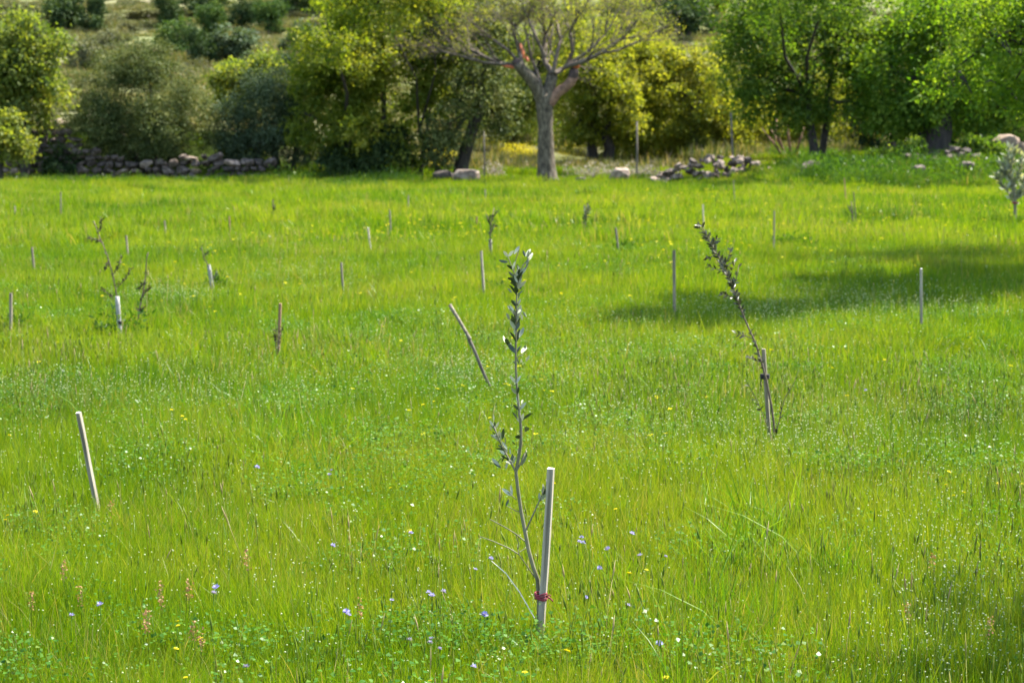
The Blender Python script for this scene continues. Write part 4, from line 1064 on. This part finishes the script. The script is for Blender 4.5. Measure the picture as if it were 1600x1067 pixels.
LV = [(A2, [(287,165,240,108),(290,165,327,118),(338,145,382,82),(430,165,412,105),(432,165,478,95),(470,160,488,118),(455,200,487,140),(445,210,487,185),(440,265,452,190),(285,212,215,200),(320,275,280,222),(322,270,365,205),(375,285,360,235),(385,290,372,240),(320,365,282,335),(365,350,408,335),(340,400,308,390),(355,470,358,405),(385,440,408,385),(318,465,288,430),(370,520,385,475),(325,620,275,575),(335,615,300,570),(330,715,318,650),(300,690,278,640),(405,695,408,635),(438,670,412,615),(355,700,340,640),(370,720,372,655),(345,815,340,775),(380,840,418,760),(375,840,395,780),(262,885,240,830),(285,905,268,835),(300,930,282,870),(312,930,312,875),(425,965,430,900),(400,970,440,905),(435,1040,468,990),(395,1050,405,1010),(380,1060,365,1010),(350,1060,330,1030),(345,600,370,560),(350,560,330,525),(365,640,395,600),(360,770,385,730)]),
      (A3, [(365,185,330,125),(410,190,485,130),(385,70,350,0),(400,60,410,15),(165,200,185,140),(150,280,135,235),(180,290,165,240),(200,310,160,325),(240,355,250,260),(225,330,205,360),(235,370,275,440),(265,440,200,400),(280,520,225,480),(230,590,160,540),(215,570,150,510),(270,600,280,540),(300,500,240,460),(330,560,300,520),(345,520,320,480),(390,300,370,280),(350,400,320,370),(370,470,355,430),(445,500,440,450),(320,825,235,760),(320,820,300,735),(270,910,290,850),(380,350,350,310),(430,290,460,235),(400,570,440,455),(560,860,600,800),(580,830,600,780),(310,480,300,430),(255,500,235,540)])]
for org, lst in LV:
    for (a, b, c, d) in lst:
        pa = (org[0] + a / q, org[1] + b / q); pb2 = (org[0] + c / q, org[1] + d / q)
        dy = random.gauss(0, .012)
        put_leaf(sap, s0(pa[0], pa[1], dy), s0(pb2[0], pb2[1], dy + random.gauss(0, .018)), random.uniform(1.15, 1.6))
def sap_leaves(poly, n, lo, hi, spread):
    for p_, d_ in along([(a, b, 0) for a, b in poly], n):
        for sgn in (-1, 1):
            ang = random.uniform(*spread) * sgn
            dv = Vector((d_.x * math.cos(ang) - d_.y * math.sin(ang), d_.x * math.sin(ang) + d_.y * math.cos(ang)))
            L = random.uniform(lo, hi); dy = random.gauss(0, .01)
            put_leaf(sap, s0(p_.x, p_.y, dy), s0(p_.x + dv.x * L, p_.y + dv.y * L, dy + random.gauss(0, .015)), random.uniform(1.2, 1.6))
def along(poly, n, t0=0, t1=1):
    seg = [(Vector(a), Vector(b)) for a, b in zip(poly, poly[1:])]
    ln = [(b - a).length for a, b in seg]; tot = sum(ln)
    for _ in range(n):
        t = random.uniform(t0, t1) * tot
        for (a, b), l in zip(seg, ln):
            if t <= l: yield a.lerp(b, t / l), (b - a).normalized(); break
            t -= l
sap_leaves(main[15:], 15, 13, 22, (.25, .7))
sap_leaves(main[12:16], 4, 11, 18, (.3, .8))
sap_leaves(side[4][0], 9, 9, 16, (.3, .9))
sap_leaves(side[0][0] , 2, 11, 17, (.3, .8)); sap_leaves(side[2][0], 3, 11, 17, (.3, .8)); sap_leaves(side[8][0], 3, 9, 14, (.3, .8))
# the dark red twine that ties the sapling to the stake
tw = MB(); tb = P(847, 929, SY)
for i in range(4):
    z = (i - 1.5) * 0.0062
    ring = []
    for a in np.linspace(0, 2 * math.pi, 15):
        ring.append(Vector((math.cos(a) * 0.0225 - 0.005, math.sin(a) * 0.021 + (sb_.y - SY), z + 0.004 * math.sin(a * 2 + i))))
    tw.tube(ring, 0.0032, 5, cap=False)
tw.tube([Vector((0.02, -0.028, 0)), Vector((0.031, -0.036, -0.006)), Vector((0.040, -0.036, -0.016))], [0.0036, 0.003, 0.0026], 5)
tw.tube([Vector((0.016, -0.028, 0)), Vector((0.026, -0.034, 0.008)), Vector((0.033, -0.035, 0.004))], [0.003, 0.0026, 0.002], 5)
o = link('twine_tie', tw.mesh('twine_tie', [M['twine']]), None, tb)
tag(o, 'dark red twine wound around the nearest stake and olive stem', 'twine')
# dry grass stalks leaning by the stake
ds = MB()
for sp in ([(835, 965), (812, 925), (790, 895), (768, 876)],):
    ds.tube([P(a, b, SY - .06 - 0.02 * i) - sap_base for i, (a, b) in enumerate(sp)], [.0028, .0024, .002, .001][:len(sp)], 4)
o = link('dry_stalk', ds.mesh('dry_stalk', [M['stake_cut']]), None, sap_base)
tag(o, 'long pale dry grass stalks leaning at the foot of the olive sapling', 'dry stalks')

# ------------------------------------------------------------------ the dark leaning sapling and its stake
st2_, b2, d2, L2 = stake(1193, 545, 1202, 681, 'grey stake with a black tie carrying the leaning dark sapling', 'stake_dull', w=0.032, rz=-0.3, seed=2)
random.seed(55)
Y2 = b2.y - 0.03
base2 = P(1210, 681, Y2); base2.z = float(gz(base2.x, Y2))
sp2 = empty('olive_sapling', base2, 'dark-leaved sapling leaning away from its grey stake', 'sapling', 'young saplings in the field')
def s2(px, py, dy=0.0): return P(px, py, Y2 + dy) - base2
line = [(1210, 690), (1209, 660), (1205, 632), (1201, 612), (1197, 592), (1190, 566), (1182, 540), (1172, 517), (1163, 497), (1153, 470), (1144, 445), (1134, 422), (1123, 402), (1112, 383), (1103, 366), (1096, 352)]
k2 = Y2 / F
mb = MB(); pts = [s2(a, b) for a, b in line]; pts[0].z = -.05
mb.tube(pts, [r_ * k2 for r_ in np.linspace(2.0, .7, len(pts))], 6)
br = [[(1140, 435), (1128, 424), (1113, 418), (1102, 417)], [(1146, 448), (1152, 430), (1154, 415)], [(1132, 415), (1140, 398), (1142, 385)], [(1120, 396), (1108, 404), (1104, 404)], [(1152, 466), (1138, 462), (1124, 459)], [(1178, 530), (1165, 525), (1150, 521)],
      [(1112, 383), (1118, 376), (1121, 372)], [(1103, 366), (1095, 358), (1088, 352)], [(1190, 566), (1178, 562), (1168, 555)], [(1205, 680), (1184, 628), (1172, 606), (1164, 592)], [(1212, 680), (1226, 622), (1240, 600), (1248, 578)], [(1130, 412), (1146, 420), (1148, 409)]]
for sp in br: mb.tube([s2(a, b, random.uniform(-.02, .02) * (i > 0)) for i, (a, b) in enumerate(sp)], [1.0 * k2, .8 * k2, .6 * k2, .4 * k2][:len(sp)], 4)
link('stem', mb.mesh('stem', [M['stem_brown']]), sp2)
def along(poly, n, t0=0, t1=1):
    seg = [(Vector(a), Vector(b)) for a, b in zip(poly, poly[1:])]
    ln = [(b - a).length for a, b in seg]; tot = sum(ln)
    for _ in range(n):
        t = random.uniform(t0, t1) * tot
        for (a, b), l in zip(seg, ln):
            if t <= l: yield a.lerp(b, t / l), (b - a).normalized(); break
            t -= l
def leafy(parent, fn, poly, n, lpx, t0=0, t1=1, spread=1.0):
    for p_, d_ in along([(a, b, 0) for a, b in poly], n, t0, t1):
        s = random.choice((-1, 1)); ang = random.uniform(.35, 1.0) * s * spread
        dv = Vector((d_.x * math.cos(ang) - d_.y * math.sin(ang), d_.x * math.sin(ang) + d_.y * math.cos(ang)))
        L = lpx * random.uniform(.65, 1.25); dy = random.gauss(0, .02)
        put_leaf(parent, fn(p_.x, p_.y, dy), fn(p_.x + dv.x * L, p_.y + dv.y * L, dy + random.gauss(0, .02)), random.uniform(1.1, 1.6), LEAF_DARK)
leafy(sp2, s2, line[7:], 150, 9, .12, 1); leafy(sp2, s2, line[4:8], 16, 7.5)
for i, sp in enumerate(br): leafy(sp2, s2, sp, 13 if i in (0, 1, 2, 4) else 7, 8)
tw = MB(); tb = P(1195, 588, b2.y)
for i in range(3):
    tw.tube([Vector((math.cos(a) * .024, math.sin(a) * .024, (i - 1) * .009)) for a in np.linspace(0, 6.283, 11)], .006, 5, cap=False)
tw.tube([Vector((-.022, -.02, 0)), Vector((-.026, -.024, -.03)), Vector((-.024, -.024, -.06))], [.005, .004, .004], 4)
o = link('black_tie', tw.mesh('black_tie', [M['tie_black']]), None, tb)
tag(o, 'black tie strap holding the leaning dark sapling to its stake', 'tie')

# ------------------------------------------------------------------ smaller saplings
def small_sapling(label, foot, stems_px, leafmat, nleaf, lpx, name='young_sapling', guard=None, bark='stem_brown', twig=True, tie=None, rp=1.25):
    b = G(*foot, 0.13)
    root = empty(name, b, label, 'sapling', 'young saplings in the field')
    k = b.y / F; mb = MB(); fv = []
    f = lambda a, c, dy=0.0: P(a, c, b.y + dy) - b
    P_, A_ = [], []
    for i, sp in enumerate(stems_px):
        w = [f(a, c, random.uniform(-.06, .06) * (j > 0)) for j, (a, c) in enumerate(sp)]
        if abs(sp[0][1] - foot[1]) < 6: w[0].z = -0.03
        mb.tube(w, [(rp if i == 0 else rp * .65) * k * (1 - .6 * j / len(w)) for j in range(len(w))], 5)
        t0 = .3 if i == 0 else .1
        for p_, d_ in along([tuple(x_) for x_ in w], nleaf // len(stems_px), t0, 1):
            P_.append(tuple(p_)); A_.append(tuple(d_ * .8 + Vector((random.gauss(0, .7), random.gauss(0, .7), random.gauss(.1, .5)))))
    link('stem', mb.mesh('stem', [M[bark]]), root)
    n = len(P_); rg = np.random.default_rng(len(label) * 7 + n)
    L = lpx * k * rg.uniform(.6, 1.3, n)
    V, Q, v = leaves(np.array(P_), np.array(A_), rg.normal(size=(n, 3)), L, L * .17, rg.random(n))
    link('foliage', mk_mesh('foliage', V, [Q], v, [M[leafmat]]), root)
    if guard:
        g = MB(); (xa, ya), (xb, yb), wpx = guard
        a0, b0 = f(xa, ya), f(xb, yb); b0.z = min(b0.z, 0.0)
        g.tube([b0, b0.lerp(a0, .4), b0.lerp(a0, .8), a0], [wpx * k * .5 * q_ for q_ in (1.05, .97, 1.0, .92)], 9, wob=.05)
        link('trunk_guard', g.mesh('trunk_guard', [M['guard']]), root)
        if tie:
            t = MB(); c = f(*tie)
            t.tube([c + Vector((0, 0, -.014)), c + Vector((0, 0, .014))], wpx * k * .56, 9, cap=False)
            link('tie', t.mesh('tie', [M['tie_black']]), root)
    return root
random.seed(12)
small_sapling('sparse twin-branched sapling with pale grey trunk guard and weeds at its foot', (187, 517),
              [[(187, 517), (183, 465), (180, 448), (175, 425), (168, 400), (160, 380), (152, 362), (147, 345)], [(176, 430), (186, 415), (190, 402)], [(170, 405), (165, 420)], [(178, 468), (170, 460), (160, 452)], [(160, 380), (152, 375), (141, 372)], [(153, 364), (158, 352), (158, 340)], [(182, 450), (196, 436), (205, 420)]],
              'sap_brown', 260, 6.5, guard=((183, 463), (188, 517), 7.5), tie=(187, 504))
small_sapling('brown withered sapling right of the pale guarded one', (211, 505), [[(211, 505), (219, 478), (224, 455), (228, 430), (229, 405), (232, 394)], [(222, 462), (232, 452), (234, 444)], [(216, 490), (224, 480)], [(226, 440), (218, 452)]], 'sap_brown', 90, 8, rp=1.5)
small_sapling('stunted dark sapling against the brown-topped stake', (433, 556), [[(433, 556), (431, 535), (432, 512)], [(433, 545), (438, 525), (442, 508)], [(432, 535), (428, 525)]], 'sap_brown', 60, 8)
small_sapling('small dark sapling with pale trunk directly above the olive sapling tip', (767, 395), [[(767, 395), (766, 370), (767, 350), (772, 325)], [(767, 355), (762, 338)], [(768, 345), (776, 330)], [(766, 365), (773, 352)]], 'grey_green', 90, 7, guard=((766, 374), (767, 395), 5))
small_sapling('thin leafy sapling on a far stake above the dark stake', (915, 362), [[(915, 362), (914, 345), (918, 318)], [(914, 345), (921, 325)]], 'grey_green', 50, 7)
small_sapling('bent sapling with bare lower stem left of the short pale stake', (334, 453), [[(334, 453), (331, 432), (326, 415), (318, 402), (315, 385)], [(331, 440), (337, 430), (338, 420)], [(318, 402), (324, 395)]], 'grey_green', 60, 6, guard=((326, 414), (335, 453), 6.0))
small_sapling('dark thin sapling standing alone in the far pale grass', (427, 340), [[(427, 340), (427, 325), (426, 312)], [(427, 330), (430, 320)]], 'dark_green', 40, 5)
small_sapling('silvery-leaved olive sapling with a red tie at the frame edge', (1586, 346), [[(1586, 346), (1586, 322), (1584, 295), (1580, 262), (1585, 235)], [(1586, 318), (1572, 296), (1556, 276)], [(1586, 312), (1598, 290), (1606, 262)], [(1584, 300), (1578, 275), (1566, 255)], [(1584, 290), (1594, 262), (1598, 245)], [(1580, 270), (1574, 248), (1580, 232)], [(1584, 280), (1566, 268)], [(1586, 312), (1604, 300), (1610, 285)]],
              'sage', 420, 13, bark='stem_olive', rp=3.0)
tb = P(1586, 317, G(1586, 346).y); tw = MB()
tw.tube([Vector((math.cos(a) * .05, math.sin(a) * .05, 0)) for a in np.linspace(0, 6.283, 11)], .018, 5, cap=False)
o = link('twine_tie', tw.mesh('twine_tie', [M['twine']]), None, tb); tag(o, 'red tie around the stem of the silvery sapling', 'twine')
small_sapling('faint leafy sapling beside the crooked pale stake', (1333, 352), [[(1333, 352), (1332, 330), (1330, 315)], [(1332, 335), (1326, 322)]], 'grey_green', 30, 5)

# green weed clumps at the foot of stakes and saplings
def weed_clump(px, py, wpx, hpx, label, seed, mat='edge'):
    b = G(px, py, .05); k = b.y / F
    rg = np.random.default_rng(seed)
    n = 420
    V, Q, v, _ = foliage([(0, 0, hpx * k * .75, wpx * k * .5, wpx * k * .35, hpx * k * .8)], n, max(.05, 9 * k), .09, rg, per=12, shell=.9, droop=-.5, aspect=.17)
    o = link('weed_clump', mk_mesh('weed_clump', V, [Q], v, [M[mat]]), None, b)
    tag(o, label, 'weeds', 'green weed clumps at the stakes', 'stuff' if wpx >= 50 else None)
weed_clump(195, 528, 100, 34, 'dark green weeds around the guarded sapling', 1)
weed_clump(22, 522, 50, 22, 'weed clump beside the stake at the frame edge', 2)
weed_clump(1235, 392, 60, 20, 'weed clump at the foot of the grey upright stake', 3)
weed_clump(338, 455, 34, 18, 'weeds at the foot of the bent sapling', 4)
weed_clump(775, 458, 30, 9, 'small dark clod of weeds beside the pale stake behind the olive sapling', 5, 'edge')
weed_clump(970, 398, 30, 14, 'weeds around the dark weathered stake', 6)
weed_clump(440, 386, 80, 12, 'low green weed strip in the far field', 7)

# ------------------------------------------------------------------ countable flowers
def flower_mesh(kind, seed):
    rg = random.Random(seed); mb = MB()
    if kind == 'blue':
        for ring, (n, r0, rise) in enumerate(((11, .0125, .003), (8, .009, .009))):
            for i in range(n):
                a = 6.283 * i / n + rg.uniform(-.15, .15); R = r0 * rg.uniform(.8, 1.15); c, s = math.cos(a), math.sin(a); w = .0028
                mb.add([(0, 0, 0), (c * R * .6 - s * w, s * R * .6 + c * w, rise * .7), (c * R, s * R, rise + rg.uniform(-.002, .003)), (c * R * .6 + s * w, s * R * .6 - c * w, rise * .7)], [(0, 1, 2, 3)], None, 0, rg.random())
        mats = [M['blue_flower']]
    else:
        for ring, (n, r0, rise) in enumerate(((14, .0135, .001), (10, .009, .004))):
            for i in range(n):
                a = 6.283 * i / n + rg.uniform(-.1, .1); R = r0 * rg.uniform(.85, 1.1); c, s = math.cos(a), math.sin(a); w = .0024
                mb.add([(0, 0, 0), (c * R * .7 - s * w, s * R * .7 + c * w, rise), (c * R, s * R, rise), (c * R * .7 + s * w, s * R * .7 - c * w, rise)], [(0, 1, 2, 3)], None, 0, rg.random())
        mats = [M['ylw_flower']]
    return mb.mesh('flower_head', mats, False)
FH = {k: [flower_mesh(k, i) for i in range(3)] for k in ('blue', 'yellow')}
sm = MB(); sm.tube([(0.012, .004, -.22), (.004, .002, -.1), (0, 0, 0)], [.0014, .0013, .0011], 4)
STEM = sm.mesh('stem', [M['clover']])
def flower(kind, px, py, label, group, scale=1.0):
    b = G(px, py, .19)
    z = P(px, py, b.y).z
    o = empty(kind + '_flower', (b.x, b.y, z), label, 'flower', group)
    link('flower_head', random.choice(FH[kind]), o).rotation_euler = (random.uniform(.0, .5), random.uniform(-.3, .3), random.uniform(0, 6))
    link('stem', STEM, o).rotation_euler = (0, 0, random.uniform(0, 6))
    o.scale = (scale,) * 3
ANCH = [(846, 880, 'the tied nearest stake'), (140, 720, 'the bare leaning stake'), (1200, 640, 'the leaning dark sapling'), (740, 560, 'the broken stake'), (1440, 470, 'the stake at the shadow edge'),
        (430, 1000, 'the reddish seed spikes'), (30, 990, 'the near left meadow corner'), (1570, 760, 'the right meadow edge'), (190, 500, 'the pale guarded sapling')]
ORD = 'closest,second closest,third closest,fourth closest,fifth closest,sixth closest,seventh closest,eighth closest,ninth closest,tenth closest,eleventh closest,twelfth closest,thirteenth closest,fourteenth closest,fifteenth closest,sixteenth closest,seventeenth closest,eighteenth closest'.split(',')
def place_labels(pts, what, skip=()):
    near = []
    for (x, y) in pts:
        d, nm, side = min((math.hypot(x - a, (y - b) * 1.5), nm, 'right' if x >= a else 'left') for a, b, nm in ANCH if nm not in skip)
        near.append((d, nm, side))
    out = []
    for d, nm, side in near:
        k = sorted(q[0] for q in near if q[1:] == (nm, side)).index(d)
        out.append('%s, %s to %s on its %s' % (what, ORD[k], nm, side))
    return out
random.seed(4)
BL = [(909, 840), (905, 847), (912, 848), (987, 834), (950, 858), (642, 833), (743, 890), (767, 873), (612, 938), (675, 931), (670, 926), (541, 956), (545, 961), (674, 998), (672, 1004), (687, 1014), (338, 918), (334, 927), (916, 934), (981, 946), (937, 888), (740, 1042), (402, 730), (520, 853), (157, 945), (112, 962), (1353, 610), (693, 925), (757, 960), (1030, 1006), (515, 742), (518, 735), (385, 1042), (640, 1000), (1000, 868), (1040, 870)]
for (px, py), lb in zip(BL, place_labels(BL, 'pale violet-blue star-shaped flower')): flower('blue', px, py, lb, 'violet-blue meadow flowers', random.uniform(.85, 1.25))
YL = [(610, 762), (55, 799), (12, 805), (8, 812), (277, 970), (278, 977), (290, 1058), (672, 1063), (315, 997), (983, 895), (888, 1017), (884, 1015), (865, 755), (962, 795), (640, 829), (1483, 737), (1563, 752), (1560, 755), (1478, 757), (1506, 769), (1490, 774), (1598, 756), (285, 650), (678, 627), (661, 632), (760, 565), (850, 610), (1238, 413), (1243, 418), (1228, 421), (1220, 548), (1258, 588), (313, 1000), (275, 1013), (15, 680), (820, 1050), (1040, 1058), (1585, 406), (268, 640), (290, 655), (700, 672), (1010, 890)]
for (px, py), lb in zip(YL, place_labels(YL, 'flat yellow daisy-like flower')): flower('yellow', px, py, lb, 'yellow meadow flowers', random.uniform(.65, 1.0))
def sorrel(px, py, lb):
    b = G(px, py + 12, .16); rg = np.random.default_rng(px)
    mb = MB(); h = .25
    mb.tube([(0, 0, 0), (.01, 0, h * .6), (.015, .01, h)], [.0018, .0015, .001], 4, 1)
    n = 30; t = rg.uniform(.74, 1.04, n)
    p_ = np.stack([.012 + rg.normal(size=n) * .006, rg.normal(size=n) * .006, h * t], -1)
    V, Q, v = leaves(p_, rg.normal(size=(n, 3)), rg.normal(size=(n, 3)), rg.uniform(.006, .012, n), rg.uniform(.003, .005, n), rg.random(n))
    mb.add(V, Q, None, 0, v)
    o = link('sorrel_spike', mb.mesh('sorrel_spike', [M['red_seed'], M['stem']], False), None, b)
    o.rotation_euler = (rg.normal() * .1, rg.normal() * .1, rg.uniform(0, 6))
    tag(o, lb, 'seed spike', 'reddish seed spikes')
SR = [(48, 950), (128, 945), (215, 985), (252, 938), (285, 935), (292, 940), (392, 885), (310, 1005), (235, 990), (178, 803), (1430, 975), (1540, 1000), (1465, 895), (560, 965), (395, 892), (265, 950), (100, 905), (312, 1012)]
for (px, py), lb in zip(SR, place_labels(SR, 'small reddish seed spike', ('the reddish seed spikes',))): sorrel(px, py, lb)
